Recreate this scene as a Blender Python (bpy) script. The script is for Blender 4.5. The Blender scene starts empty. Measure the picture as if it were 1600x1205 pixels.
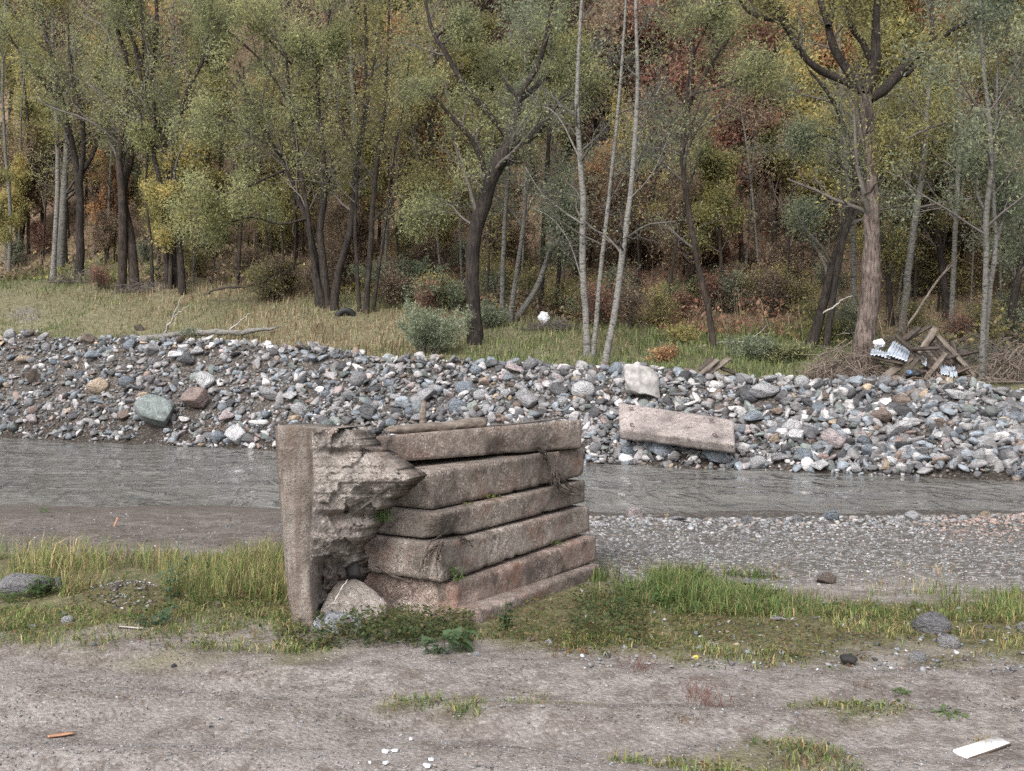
import bpy, bmesh, math, random
import numpy as np
from mathutils import Vector, Matrix

# ------------------------------------------------------------------ camera, sky, sun, exposure
SC = bpy.context.scene
COL = SC.collection
F, CX, HY, EYE = 1700.0, 800.0, 575.0, 1.6          # focal length in photo pixels, horizon row, eye height
cam_d = bpy.data.cameras.new('camera'); cam = bpy.data.objects.new('camera', cam_d); COL.objects.link(cam)
cam.location = (0, 0, EYE); cam.rotation_euler = (math.radians(90), 0, 0)
cam_d.sensor_width = 36; cam_d.lens = F / 1600 * 36
cam_d.shift_y = -(602.5 - HY) / 1600
cam_d.clip_start = 0.1; cam_d.clip_end = 1500
SC.camera = cam

SUN_EL, SUN_AZ = 44, 205            # soft sun behind the clouds, behind the camera to its left
W = bpy.data.worlds.new('World'); SC.world = W; W.use_nodes = True
wn = W.node_tree; wn.nodes.clear()
sky = wn.nodes.new('ShaderNodeTexSky'); sky.sky_type = 'NISHITA'; sky.sun_disc = False
sky.sun_elevation = math.radians(SUN_EL); sky.sun_rotation = math.radians(SUN_AZ)
sky.air_density = 1.0; sky.dust_density = 3.0; sky.ozone_density = 1.0
hs = wn.nodes.new('ShaderNodeHueSaturation'); hs.inputs['Saturation'].default_value = 0.22   # overcast: grey cloud light
bg = wn.nodes.new('ShaderNodeBackground'); bg.inputs['Strength'].default_value = 0.15
wo = wn.nodes.new('ShaderNodeOutputWorld')
wn.links.new(sky.outputs[0], hs.inputs['Color']); wn.links.new(hs.outputs[0], bg.inputs['Color']); wn.links.new(bg.outputs[0], wo.inputs['Surface'])
sun_d = bpy.data.lights.new('sun', 'SUN'); sun_d.energy = 1.2; sun_d.angle = math.radians(40); sun_d.color = (1.0, 0.965, 0.92)
sun = bpy.data.objects.new('sun', sun_d); COL.objects.link(sun)
az = math.radians(SUN_AZ)
sdir = Vector((math.sin(az) * math.cos(math.radians(SUN_EL)), math.cos(az) * math.cos(math.radians(SUN_EL)), math.sin(math.radians(SUN_EL))))
sun.rotation_euler = (-sdir).to_track_quat('-Z', 'Y').to_euler()
SC.view_settings.view_transform = 'Standard'; SC.view_settings.look = 'None'
SC.view_settings.exposure = 1.27; SC.view_settings.gamma = 1.0; SC.view_settings.use_curve_mapping = False
SC.render.engine = 'CYCLES'
SC.cycles.max_bounces = 5; SC.cycles.diffuse_bounces = 3; SC.cycles.glossy_bounces = 2
SC.cycles.transmission_bounces = 3; SC.cycles.transparent_max_bounces = 4
SC.cycles.use_denoising = False

# ------------------------------------------------------------------ noise
def _h(ix, iy, iz, seed):
    n = (ix.astype(np.int64) * 374761393 + iy.astype(np.int64) * 668265263 + iz.astype(np.int64) * 2147483647 + seed * 974711) & 0xffffffff
    n = ((n ^ (n >> 13)) * 1274126177) & 0xffffffff
    n = ((n ^ (n >> 16)) * 2246822519) & 0xffffffff
    return ((n ^ (n >> 15)) & 0xffffff) / float(0xffffff)
def vn3(x, y, z, seed=0):
    x, y, z = np.broadcast_arrays(np.asarray(x, float), np.asarray(y, float), np.asarray(z, float))
    ix, iy, iz = np.floor(x), np.floor(y), np.floor(z)
    fx, fy, fz = x - ix, y - iy, z - iz
    fx, fy, fz = [f * f * (3 - 2 * f) for f in (fx, fy, fz)]
    r = 0
    for a in (0, 1):
        for b in (0, 1):
            for c in (0, 1):
                r = r + _h(ix + a, iy + b, iz + c, seed) * (fx if a else 1 - fx) * (fy if b else 1 - fy) * (fz if c else 1 - fz)
    return r * 2 - 1
def vn2(x, y, seed=0):
    x, y = np.broadcast_arrays(np.asarray(x, float), np.asarray(y, float))
    ix, iy = np.floor(x), np.floor(y); fx, fy = x - ix, y - iy
    fx, fy = fx * fx * (3 - 2 * fx), fy * fy * (3 - 2 * fy); z = np.zeros_like(ix)
    return ((_h(ix, iy, z, seed) * (1 - fx) + _h(ix + 1, iy, z, seed) * fx) * (1 - fy) + (_h(ix, iy + 1, z, seed) * (1 - fx) + _h(ix + 1, iy + 1, z, seed) * fx) * fy) * 2 - 1
def fbm2(x, y, seed=0, o=4):
    return sum(vn2(np.asarray(x) * 2 ** i, np.asarray(y) * 2 ** i, seed + i) * .5 ** i for i in range(o)) / 1.6
def fbm3(p, f, seed=0, o=3):
    return sum(vn3(p[..., 0] * f * 2 ** i, p[..., 1] * f * 2 ** i, p[..., 2] * f * 2 ** i, seed + i) * .5 ** i for i in range(o)) / 1.6
def sst(a, b, x):
    t = np.clip((np.asarray(x, float) - a) / (b - a), 0, 1); return t * t * (3 - 2 * t)

# ------------------------------------------------------------------ terrain
WATER = -0.5
def st(x, y):
    """s: metres beyond the far waterline, t: metres along it"""
    return ((y - 24.9) + 0.5 * x) / 1.118, (x - 0.5 * (y - 24.9)) / 1.118
def near_edge(x):
    return np.minimum(16.1 - 0.05 * x + 0.14 * np.sin(x * .9 + .5) + .12 * np.sin(x * 2.3), 19.5 - 0.5 * x)
_cpx = np.array([-400., 0, 200, 420, 560, 700, 850, 1000, 1300, 1600, 2000]); _cpy = np.array([520., 527, 530, 542, 552, 566, 577, 582, 596, 612, 625])
_k = (_cpx - CX) / F; _cd = (24.9 + 3.3 * 1.118) / (1 + .5 * _k); _cz = EYE + (HY - _cpy) / F * _cd; _ct = st(_k * _cd, _cd)[1]
def crest(t): return np.interp(t, _ct, _cz)
def track_line(px):
    return np.interp(px, [-300, 0, 200, 430, 700, 1000, 1300, 1600, 2000], [1000, 1022, 1037, 1072, 1120, 1165, 1200, 1228, 1260])   # edge of the wheel-worn strip, as a photo row on flat ground
def H(x, y, detail=True):
    x = np.asarray(x, float); y = np.asarray(y, float)
    s, t = st(x, y)
    c = crest(t) + .16 * vn2(t * .55, s * 0, 5) + .08 * vn2(t * 1.7, s * 0, 6)
    g = np.interp(t, [-20, -3, 3.5, 10], [.30, .17, .13, .09])
    ss = s + .25 * vn2(t * .8, s * .3, 9)
    bank = WATER + (c - WATER) * np.clip(ss / 3.3, -.25, 1)
    k = 1.2
    hill = .66 * np.log1p(np.exp(np.clip((s - 15.5) / k, -30, 60))) * k
    hill = np.where((s - 15.5) / k > 40, .66 * (s - 15.5), hill)
    back = c + g * np.maximum(s - 3.3, 0) * sst(3.0, 6.5, s) + hill
    far = np.where(ss < 3.3, bank, back)
    ne = near_edge(x)
    w = y - ne
    u = np.clip((y - 8.6) / (ne - 8.6), 0, 1.25)
    near = -(0.02 + .48 * u ** 1.25) * (y > 8.6) - .02 * sst(7, 8.6, y) * (y <= 8.6)
    near = np.where(w > 0, WATER - np.minimum(w * .16, .45), near)
    z = np.where(s > -2.5, np.maximum(np.where(s < 0, WATER + s * .25, far), WATER - .5), near)
    if detail:
        n = .055 * fbm2(x * .45, y * .45, 11, 3) + .016 * fbm2(x * 1.9, y * 2.3, 21, 2)
        n = n * np.where(s > 4, 2.5, 1) + np.where(s > 12, .5 * fbm2(x * .22, y * .22, 41, 4), 0) * sst(12, 18, s)
        lp = track_line(CX + F * x / np.maximum(y, .5)) - (HY + F * EYE / np.maximum(y, .5))
        groove = -.03 * np.exp(-((lp + 6) / 13) ** 2) - .022 * np.exp(-((lp + 95) / 20) ** 2) + .012 * np.exp(-((lp - 22) / 16) ** 2)
        n = n + groove * (y > 3) * (y < 7.5)
        rut = sst(6.3, 5.6, y + .06 * x) * (.02 * np.sin((y + .12 * x + .12 * vn2(x * .4, y, 3)) * 9) + .010 * np.sin((y + .1 * x) * 15 + 2 * vn2(x, y, 8)))
        mud = sst(9.8, 10.6, y) * sst(15, 13.5, y) * sst(-.8, -2.2, x) * .06 * fbm2(x * 1.1, y * 2.3, 71, 3)
        heap = .09 * np.exp(-(((x + 2.66) / .26) ** 2 + ((y - 7.55) / .2) ** 2)) * (1 + .5 * fbm2(x * 9, y * 9, 77, 2))
        z = z + n + rut + mud + heap
    return z
def ray(px, py, d):
    return np.array([(px - CX) / F * d, d, EYE + (HY - py) / F * d])
def px_of(x, y, z):
    return CX + F * x / y, HY - F * (z - EYE) / y
def near_pt(px, py):
    """photo point on the near ground -> x, y (arrays)"""
    px = np.asarray(px, float); py = np.asarray(py, float); d = F * EYE / np.maximum(py - HY, 30)
    for _ in range(8):
        d = .5 * d + .5 * F * (EYE - H((px - CX) / F * d, d, False)) / np.maximum(py - HY, 30)
    return (px - CX) / F * d, d
_DS = np.concatenate([np.arange(18, 70, .1), np.arange(70, 220, .5)])
def far_pt(px, py):
    """photo point on the far bank, meadow or hill -> x, y, z"""
    x = (px - CX) / F * _DS; z = EYE + (HY - py) / F * _DS
    s, _ = st(x, _DS); ok = (H(x, _DS, False) >= z) & (s > -.3)
    i = int(np.argmax(ok)) if ok.any() else len(_DS) - 1
    return float(x[i]), float(_DS[i]), float(H(x[i], _DS[i]))
def drop(px, d):
    x = (px - CX) / F * d; return np.array([x, d, float(H(x, d))])

# ------------------------------------------------------------------ mesh helpers
def mesh(name, v, polys, smooth=False, tint=None, uv=None):
    """polys: list of int arrays (n x 3 or n x 4)"""
    v = np.ascontiguousarray(v, np.float32); me = bpy.data.meshes.new(name)
    me.vertices.add(len(v)); me.vertices.foreach_set('co', v.ravel())
    polys = [np.asarray(p, np.int32) for p in polys if len(p)]
    loops = np.concatenate([p.ravel() for p in polys]); tot = np.concatenate([np.full(len(p), p.shape[1], np.int32) for p in polys])
    start = np.concatenate([[0], np.cumsum(tot)[:-1]]).astype(np.int32)
    me.loops.add(len(loops)); me.loops.foreach_set('vertex_index', loops.astype(np.int32))
    me.polygons.add(len(tot)); me.polygons.foreach_set('loop_start', start); me.polygons.foreach_set('loop_total', tot)
    if smooth: me.polygons.foreach_set('use_smooth', np.ones(len(tot), bool))
    if tint is not None:
        t = np.asarray(tint, np.float32)
        if t.shape[1] == 3: t = np.concatenate([t, np.ones((len(t), 1), np.float32)], 1)
        a = me.attributes.new('tint', 'FLOAT_COLOR', 'POINT'); a.data.foreach_set('color', np.ascontiguousarray(t).ravel())
    me.update(calc_edges=True); me.validate(verbose=False)
    return me
def obj(name, me, mat=None, parent=None):
    o = bpy.data.objects.new(name, me); COL.objects.link(o)
    if mat is not None and me is not None and not me.materials: me.materials.append(mat)
    if parent is not None: o.parent = parent
    return o
LABELS = {}
def tag(o, label, cat, group=None):
    if label in LABELS: LABELS[label].append(o.name)
    else: LABELS[label] = [o.name]
    o['label'] = label; o['category'] = cat; o['kind'] = 'thing'
    if group: o['group'] = group
    return o
def kind(o, k, label=None, cat=None):
    o['kind'] = k
    if label: o['label'] = label
    if cat: o['category'] = cat
    return o
def empty(name, loc):
    o = bpy.data.objects.new(name, None); COL.objects.link(o); o.location = tuple(float(c) for c in loc); o.empty_display_size = .2
    return o
class MB:
    """collects pieces into one mesh, in coordinates relative to an origin"""
    def __init__(s, origin=(0, 0, 0)): s.v = []; s.q = []; s.t = []; s.n = 0; s.o = np.array(origin, float); s.c = []
    def add(s, v, q=None, t=None, col=None):
        v = np.asarray(v, float).reshape(-1, 3) - s.o
        s.v.append(v)
        if q is not None and len(q): s.q.append(np.asarray(q) + s.n)
        if t is not None and len(t): s.t.append(np.asarray(t) + s.n)
        if col is not None: s.c.append(np.broadcast_to(np.asarray(col, float), (len(v), 3)) if np.ndim(col) == 1 else col)
        s.n += len(v)
    def build(s, name, mat, parent=None, smooth=False):
        me = mesh(name, np.concatenate(s.v), ([np.concatenate(s.q)] if s.q else []) + ([np.concatenate(s.t)] if s.t else []), smooth, np.concatenate(s.c) if s.c else None)
        return obj(name, me, mat, parent)
def unit(a): return a / np.maximum(np.linalg.norm(a, axis=-1, keepdims=True), 1e-9)
def tubes(P, R, n=5, cap=True):
    """P (N,K,3), R (N,K) -> verts, quads"""
    P = np.asarray(P, float); R = np.asarray(R, float); N, K, _ = P.shape
    T = np.gradient(P, axis=1); T = unit(T)
    ref = np.where(np.abs(T[:, :1, 2:3]) > .8, np.array([1., 0, 0]), np.array([0, 0, 1.]))
    A = unit(np.cross(T, np.broadcast_to(ref, T.shape))); B = np.cross(T, A)
    a = np.arange(n) / n * 2 * math.pi
    V = P[:, :, None] + R[:, :, None, None] * (A[:, :, None] * np.cos(a)[:, None] + B[:, :, None] * np.sin(a)[:, None])
    base = (np.arange(N)[:, None, None] * K + np.arange(K - 1)[None, :, None]) * n
    j = np.arange(n)[None, None]; j2 = (j + 1) % n
    Q = np.stack([base + j, base + j2, base + n + j2, base + n + j], -1).reshape(-1, 4)
    return V.reshape(-1, 3), Q
def smooth_line(pts, K, rng=None, jit=0):
    """resample a polyline (m, c) to K points, Catmull-Rom"""
    p = np.asarray(pts, float)
    if len(p) == 2: p = np.stack([p[0], (p[0] + p[1]) / 2, p[1]])
    L = np.concatenate([[0], np.cumsum(np.linalg.norm(np.diff(p[:, :3], axis=0), axis=1))])
    q = np.concatenate([[2 * p[0] - p[1]], p, [2 * p[-1] - p[-2]]])
    u = np.linspace(0, L[-1], K); i = np.clip(np.searchsorted(L, u, 'right') - 1, 0, len(p) - 2)
    f = ((u - L[i]) / np.maximum(L[i + 1] - L[i], 1e-9))[:, None]
    a, b, c, d = q[i], q[i + 1], q[i + 2], q[i + 3]
    r = .5 * (2 * b + (c - a) * f + (2 * a - 5 * b + 4 * c - d) * f * f + (3 * b - a - 3 * c + d) * f ** 3)
    if rng is not None and jit: r[1:-1, :3] += rng.normal(0, jit, (K - 2, 3))
    return r
def ico(sub):
    bm = bmesh.new(); bmesh.ops.create_icosphere(bm, subdivisions=sub, radius=1)
    v = np.array([w.co[:] for w in bm.verts]); f = np.array([[w.index for w in g.verts] for g in bm.faces]); bm.free()
    return v, f
ICO = {k: ico(k) for k in (1, 2, 3, 4)}
def rock(rng, sub=2, cuts=9, dims=(1, .8, .6), rough=.04, keep=(.42, .82)):
    v, f = ICO[sub]; v = v.copy()
    for _ in range(cuts):
        n = unit(rng.normal(0, 1, 3)); h = rng.uniform(*keep)
        e = v @ n; m = e > h
        v[m] -= (e[m] - h)[:, None] * n * .93
    off = rng.uniform(0, 50, 3)
    v *= 1 + rough * fbm3(v + off, 1.6, int(rng.integers(999)), 3)[:, None] * 2
    return v * np.array(dims), f
def rot_euler(a, b, c):
    return np.array(Matrix.Rotation(c, 3, 'Z') @ Matrix.Rotation(b, 3, 'Y') @ Matrix.Rotation(a, 3, 'X'))

# ------------------------------------------------------------------ materials
class NT:
    def __init__(s, name):
        s.m = bpy.data.materials.new(name); s.m.use_nodes = True; s.t = s.m.node_tree; s.t.nodes.clear()
        s.out = s.n('ShaderNodeOutputMaterial'); s.bsdf = s.n('ShaderNodeBsdfPrincipled'); s.l(s.bsdf.outputs[0], s.out.inputs['Surface'])
        s.bsdf.inputs['Roughness'].default_value = .9; s.bsdf.inputs['Specular IOR Level'].default_value = .25
    def n(s, t, **k):
        o = s.t.nodes.new(t)
        for a, b in k.items(): setattr(o, a, b)
        return o
    def l(s, a, b): s.t.links.new(a, b)
    def coord(s, which='Object', scale=(1, 1, 1)):
        c = s.n('ShaderNodeTexCoord'); m = s.n('ShaderNodeMapping'); m.inputs['Scale'].default_value = scale
        s.l(c.outputs[which], m.inputs['Vector']); return m.outputs[0]
    def geo(s, scale=(1, 1, 1)):
        c = s.n('ShaderNodeNewGeometry'); m = s.n('ShaderNodeMapping'); m.inputs['Scale'].default_value = scale
        s.l(c.outputs['Position'], m.inputs['Vector']); return m.outputs[0]
    def noise(s, vec, scale, detail=5, rough=.6, dist=0):
        o = s.n('ShaderNodeTexNoise'); o.inputs['Scale'].default_value = scale; o.inputs['Detail'].default_value = detail
        o.inputs['Roughness'].default_value = rough; o.inputs['Distortion'].default_value = dist; s.l(vec, o.inputs['Vector']); return o.outputs['Fac']
    def voro(s, vec, scale, out='Distance', feature='F1', rand=1):
        o = s.n('ShaderNodeTexVoronoi', feature=feature); o.inputs['Scale'].default_value = scale; o.inputs['Randomness'].default_value = rand
        s.l(vec, o.inputs['Vector']); return o.outputs[out]
    def ramp(s, fac, stops, interp='LINEAR'):
        o = s.n('ShaderNodeValToRGB'); r = o.color_ramp; r.interpolation = interp
        while len(r.elements) < len(stops): r.elements.new(.5)
        for e, (p, c) in zip(r.elements, stops):
            e.position = p; e.color = (*c, 1) if np.ndim(c) else (c, c, c, 1)
        s.l(fac, o.inputs['Fac']); return o.outputs['Color']
    def mix(s, fac, a, b, mode='MIX'):
        o = s.n('ShaderNodeMix', data_type='RGBA', blend_type=mode)
        for sock, val in ((o.inputs['Factor'], fac), (o.inputs['A'], a), (o.inputs['B'], b)):
            if hasattr(val, 'is_output'): s.l(val, sock)
            elif np.ndim(val): sock.default_value = (*val, 1) if len(val) == 3 else val
            else: sock.default_value = val if sock.type == 'VALUE' else (val, val, val, 1)
        return o.outputs['Result']
    def math(s, op, a, b=0.):
        o = s.n('ShaderNodeMath', operation=op)
        for k, val in ((0, a), (1, b)):
            if hasattr(val, 'is_output'): s.l(val, o.inputs[k])
            else: o.inputs[k].default_value = val
        return o.outputs[0]
    def attr(s, name, out='Color'):
        o = s.n('ShaderNodeAttribute', attribute_name=name); return o.outputs[out]
    def sep(s, c):
        o = s.n('ShaderNodeSeparateColor'); s.l(c, o.inputs[0]); return o.outputs
    def base(s, c): s.l(c, s.bsdf.inputs['Base Color'])
    def bump(s, h, dist=.01, strength=1., prev=None):
        o = s.n('ShaderNodeBump'); o.inputs['Distance'].default_value = dist; o.inputs['Strength'].default_value = strength
        s.l(h, o.inputs['Height'])
        if prev is not None: s.l(prev, o.inputs['Normal'])
        s.l(o.outputs[0], s.bsdf.inputs['Normal']); return o.outputs[0]

def mat_ground():
    k = NT('ground'); p = k.geo()
    m = k.sep(k.attr('mask'))          # R sod, G gravel, B leaf litter
    big = k.noise(p, .9, 5, .65); mid = k.noise(p, 5, 6, .7); fine = k.noise(p, 38, 5, .75)
    dirt = k.ramp(big, [(.28, (.172, .15, .138)), (.45, (.235, .21, .196)), (.6, (.295, .268, .252)), (.75, (.25, .224, .211))])
    dirt = k.mix(k.ramp(mid, [(.38, 1.), (.52, 0.)]), dirt, (.12, .098, .085))
    deb = k.noise(k.geo((.8, 1.4, 1)), 4.2, 7, .75, .4)
    m2 = k.sep(k.attr('mask2'))       # R wet mud, G loose littered soil beside the wheel-worn strip
    dirt = k.mix(k.math('MULTIPLY', k.ramp(deb, [(.47, 0.), (.6, .85)]), m2[1]), dirt, (.105, .085, .074))
    v = k.voro(p, 55, 'Color'); vd = k.voro(p, 55)
    peb = k.ramp(k.sep(v)[0], [(0., (.10, .085, .075)), (.35, (.2, .175, .16)), (.7, (.31, .29, .27)), (.93, (.5, .47, .45))], 'CONSTANT')
    dirt = k.mix(.22, dirt, peb)
    dirt = k.mix(k.ramp(fine, [(.35, .55), (.6, 0.)]), dirt, (.10, .082, .072))
    # gravel
    w = k.voro(p, 16, 'Color'); wd = k.voro(p, 16)
    gr = k.ramp(k.sep(w)[1], [(0., (.12, .112, .105)), (.25, (.2, .19, .18)), (.5, (.28, .27, .262)), (.72, (.37, .355, .34)), (.9, (.27, .215, .18))], 'CONSTANT')
    gr = k.mix(k.ramp(wd, [(.3, 0.), (.6, .8)]), gr, (.05, .045, .04))  # crevice shade between the gravel stones put into the colour
    gr = k.mix(k.math('MULTIPLY', fine, .5), gr, (.13, .12, .11))
    # sod
    sod = k.ramp(mid, [(.3, (.06, .055, .03)), (.5, (.115, .105, .055)), (.7, (.18, .155, .095))])
    lit = k.ramp(k.noise(p, 2.2, 8, .8), [(.3, (.08, .058, .042)), (.45, (.15, .105, .074)), (.6, (.19, .132, .09)), (.75, (.24, .185, .105))])
    gr = k.mix(k.attr('mask', 'Alpha'), gr, k.mix(1., gr, (.56, .52, .49), 'MULTIPLY'))  # far bank gravel: brown dirt matrix, darkened too as crevice shade in the colour
    c = k.mix(m[1], dirt, gr); c = k.mix(m2[0], c, k.mix(1., c, (.52, .49, .46), 'MULTIPLY')); c = k.mix(m[0], c, sod); c = k.mix(m[2], c, lit)
    k.base(c)
    h = k.math('ADD', k.math('MULTIPLY', mid, 1.2), k.math('ADD', k.math('MULTIPLY', fine, .5), k.math('MULTIPLY', k.math('SUBTRACT', .6, vd), .35)))
    n1 = k.bump(h, .028, .8)
    k.bump(k.math('MULTIPLY', k.math('SUBTRACT', .6, wd), m[1]), .03, .8, n1)
    return k.m
def mat_stone(single):
    k = NT('river_stone' if single else 'bank_stone')
    p = k.coord('Object') if single else k.geo()
    if single:
        oi = k.n('ShaderNodeObjectInfo'); col = oi.outputs['Color']
        va = k.n('ShaderNodeVectorMath', operation='ADD'); k.l(p, va.inputs[0])
        cx = k.n('ShaderNodeCombineXYZ'); k.l(k.math('MULTIPLY', oi.outputs['Random'], 37.), cx.inputs[0]); k.l(cx.outputs[0], va.inputs[1]); p = va.outputs[0]
    else: col = k.attr('tint')
    sc = 1.8 if single else 5
    a = k.noise(p, sc * 1.3, 7, .7, .4); b = k.noise(p, sc * 6, 5, .7)
    c = k.mix(1., col, k.ramp(a, [(.25, .5), (.48, .95), (.62, 1.12), (.8, 1.4)]), 'MULTIPLY')
    c = k.mix(1., c, k.ramp(b, [(.3, .72), (.55, 1.03), (.75, 1.22)]), 'MULTIPLY')
    mp = k.n('ShaderNodeMapping'); mp.inputs['Scale'].default_value = (.5, .6, 3); mp.inputs['Rotation'].default_value = (.5, .4, 0); k.l(p, mp.inputs['Vector'])
    vein = k.noise(mp.outputs[0], sc * 1.1, 4, .6, 1.5)
    c = k.mix(k.ramp(vein, [(.5, 0.), (.515, .5), (.53, 0.)]), c, k.mix(1., c, 1.9, 'MULTIPLY'))
    c = k.mix(k.ramp(vein, [(.37, .6), (.42, 0.)]), c, k.mix(1., c, .5, 'MULTIPLY'))
    k.base(c); k.bsdf.inputs['Roughness'].default_value = .72
    k.bump(k.math('ADD', k.math('ADD', k.math('MULTIPLY', a, .8), k.math('MULTIPLY', vein, 1.0)), k.math('MULTIPLY', b, .3)), .12 if single else .03, .9)
    return k.m
def mat_concrete(name, dark, light, rust=.5, seed=0., streaks=False):
    k = NT(name); g = k.n('ShaderNodeNewGeometry'); va = k.n('ShaderNodeVectorMath', operation='ADD'); va.inputs[1].default_value = (seed, seed * 1.7, 0)
    k.l(g.outputs['Position'], va.inputs[0]); p = va.outputs[0]
    big = k.noise(p, 2.6, 6, .65, .3); mid = k.noise(p, 11, 6, .7); fine = k.noise(p, 70, 4, .7)
    c = k.ramp(big, [(.3, dark), (.52, [(a + b) / 2 for a, b in zip(dark, light)]), (.7, light)])
    c = k.mix(1., c, k.ramp(mid, [(.3, .5), (.48, .95), (.7, 1.2)]), 'MULTIPLY')
    # exposed aggregate: pale and dark grains in a worn crust
    v = k.voro(p, 95, 'Color'); vs = k.sep(v)
    grain = k.ramp(vs[0], [(0., (.06, .05, .045)), (.2, (.2, .17, .15)), (.6, (.3, .26, .24)), (.86, (.5, .46, .43))], 'CONSTANT')
    c = k.mix(k.ramp(k.noise(p, 5.5, 5, .7), [(.45, .04), (.62, .2 if streaks else .62)]), c, grain)
    c = k.mix(1., c, k.ramp(k.noise(p, 1.3, 4, .6, .6), [(.3, .5), (.5, 1.), (.68, 1.25)]), 'MULTIPLY')
    oi = k.n('ShaderNodeObjectInfo'); c = k.mix(1., c, oi.outputs['Color'], 'MULTIPLY')
    # rust stains and dark lichen
    c = k.mix(k.math('MULTIPLY', k.ramp(k.noise(p, 3.3, 5, .65, .8), [(.52, 0.), (.68, 1.)]), rust), c, (.19, .085, .055))
    c = k.mix(k.ramp(k.noise(p, 8, 7, .8, .6), [(.53, 0.), (.64, .8)]), c, (.06, .05, .043))
    pit = k.ramp(k.voro(p, 38), [(.08, 1.), (.16, 0.)])
    c = k.mix(k.math('MULTIPLY', pit, k.ramp(mid, [(.45, 0.), (.55, .7)])), c, (.05, .042, .036))
    if streaks:
        m = k.n('ShaderNodeMapping'); m.inputs['Scale'].default_value = (5.5, 5.5, .42); k.l(p, m.inputs['Vector'])
        sv = k.noise(m.outputs[0], 1.4, 5, .6, .2)
        c = k.mix(k.ramp(sv, [(.3, .0), (.42, .65), (.5, .0)]), c, (.10, .07, .052))
        c = k.mix(k.ramp(sv, [(.56, .0), (.66, .75)]), c, (.42, .39, .36))
    k.base(c); k.bsdf.inputs['Roughness'].default_value = .92
    h = k.math('ADD', k.math('MULTIPLY', mid, 1.), k.math('ADD', k.math('MULTIPLY', fine, .35), k.math('MULTIPLY', pit, -.5)))
    k.bump(h, .027, 1.)
    return k.m
def mat_bark(name, dark, light, kind_='furrow'):
    k = NT(name); p = k.geo((1, 1, .16) if kind_ == 'furrow' else (1, 1, 2.2)); q = k.geo()
    a = k.noise(p, 22 if kind_ == 'furrow' else 7, 5, .65, .3); b = k.noise(q, 2.3, 5, .65)
    if kind_ == 'furrow':
        c = k.ramp(a, [(.36, dark), (.56, light)])
        c = k.mix(k.ramp(b, [(.4, .0), (.65, .6)]), c, [x * .55 for x in dark])
    else:
        c = k.ramp(a, [(.36, dark), (.43, [x * .75 for x in light]), (.55, light)])
        c = k.mix(k.ramp(b, [(.52, .0), (.66, .7)]), c, [x * .5 for x in light])
    k.base(c); k.bump(a, .05, 1.); return k.m
def mat_leaf(name='leaf', trans=.58):
    k = NT(name); col = k.attr('tint'); k.base(col); k.bsdf.inputs['Roughness'].default_value = .75; k.bsdf.inputs['Specular IOR Level'].default_value = .15
    tr = k.n('ShaderNodeBsdfTranslucent'); k.l(col, tr.inputs['Color'])
    mx = k.n('ShaderNodeMixShader'); mx.inputs[0].default_value = trans; k.l(k.bsdf.outputs[0], mx.inputs[1]); k.l(tr.outputs[0], mx.inputs[2]); k.l(mx.outputs[0], k.out.inputs['Surface'])
    return k.m
def mat_water():
    k = NT('water')
    p = k.geo(); mp = k.n('ShaderNodeMapping'); mp.inputs['Rotation'].default_value = (0, 0, math.radians(18)); mp.inputs['Scale'].default_value = (1.15, .5, 1); k.l(p, mp.inputs['Vector'])
    a = k.noise(mp.outputs[0], 1.5, 3, .55, .8); b = k.noise(mp.outputs[0], 5., 3, .6, .4)
    k.base(k.ramp(k.noise(p, .5, 3, .6), [(.35, (.105, .102, .094)), (.65, (.145, .141, .133))]))
    k.bsdf.inputs['Roughness'].default_value = .06; k.bsdf.inputs['IOR'].default_value = 1.333; k.bsdf.inputs['Specular IOR Level'].default_value = .5
    mod = k.ramp(k.noise(p, .45, 3, .6, .5), [(.35, .35), (.65, 1.)])
    n1 = k.bump(k.math('MULTIPLY', a, mod), .5, 1.); k.bump(k.math('MULTIPLY', b, mod), .09, 1., n1)
    return k.m
def mat_wood(name, dark, light):
    k = NT(name); p = k.coord('Object', (1.2, 14, 14)); q = k.coord('Object')
    a = k.noise(p, 2.6, 5, .6, .4); b = k.noise(q, 3, 5, .7)
    c = k.ramp(a, [(.35, dark), (.62, light)]); c = k.mix(1., c, k.ramp(b, [(.3, .55), (.6, 1.1)]), 'MULTIPLY')
    k.base(c); k.bump(a, .01, .8); return k.m
def mat_flat(name, col, rough=.6, var=.25, scale=6, metal=0., spec=.3):
    k = NT(name); q = k.coord('Object'); a = k.noise(q, scale, 5, .65)
    k.base(k.mix(1., col, k.ramp(a, [(.3, 1 - var), (.7, 1 + var)]), 'MULTIPLY')); k.bsdf.inputs['Roughness'].default_value = rough
    k.bsdf.inputs['Metallic'].default_value = metal; k.bsdf.inputs['Specular IOR Level'].default_value = spec; k.bump(a, .006, .5); return k.m
def mat_tint(name, rough=.85):
    k = NT(name); k.base(k.mix(1., k.attr('tint'), k.ramp(k.noise(k.geo(), 20, 4, .7), [(.3, .7), (.7, 1.2)]), 'MULTIPLY')); k.bsdf.inputs['Roughness'].default_value = rough; return k.m

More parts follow.
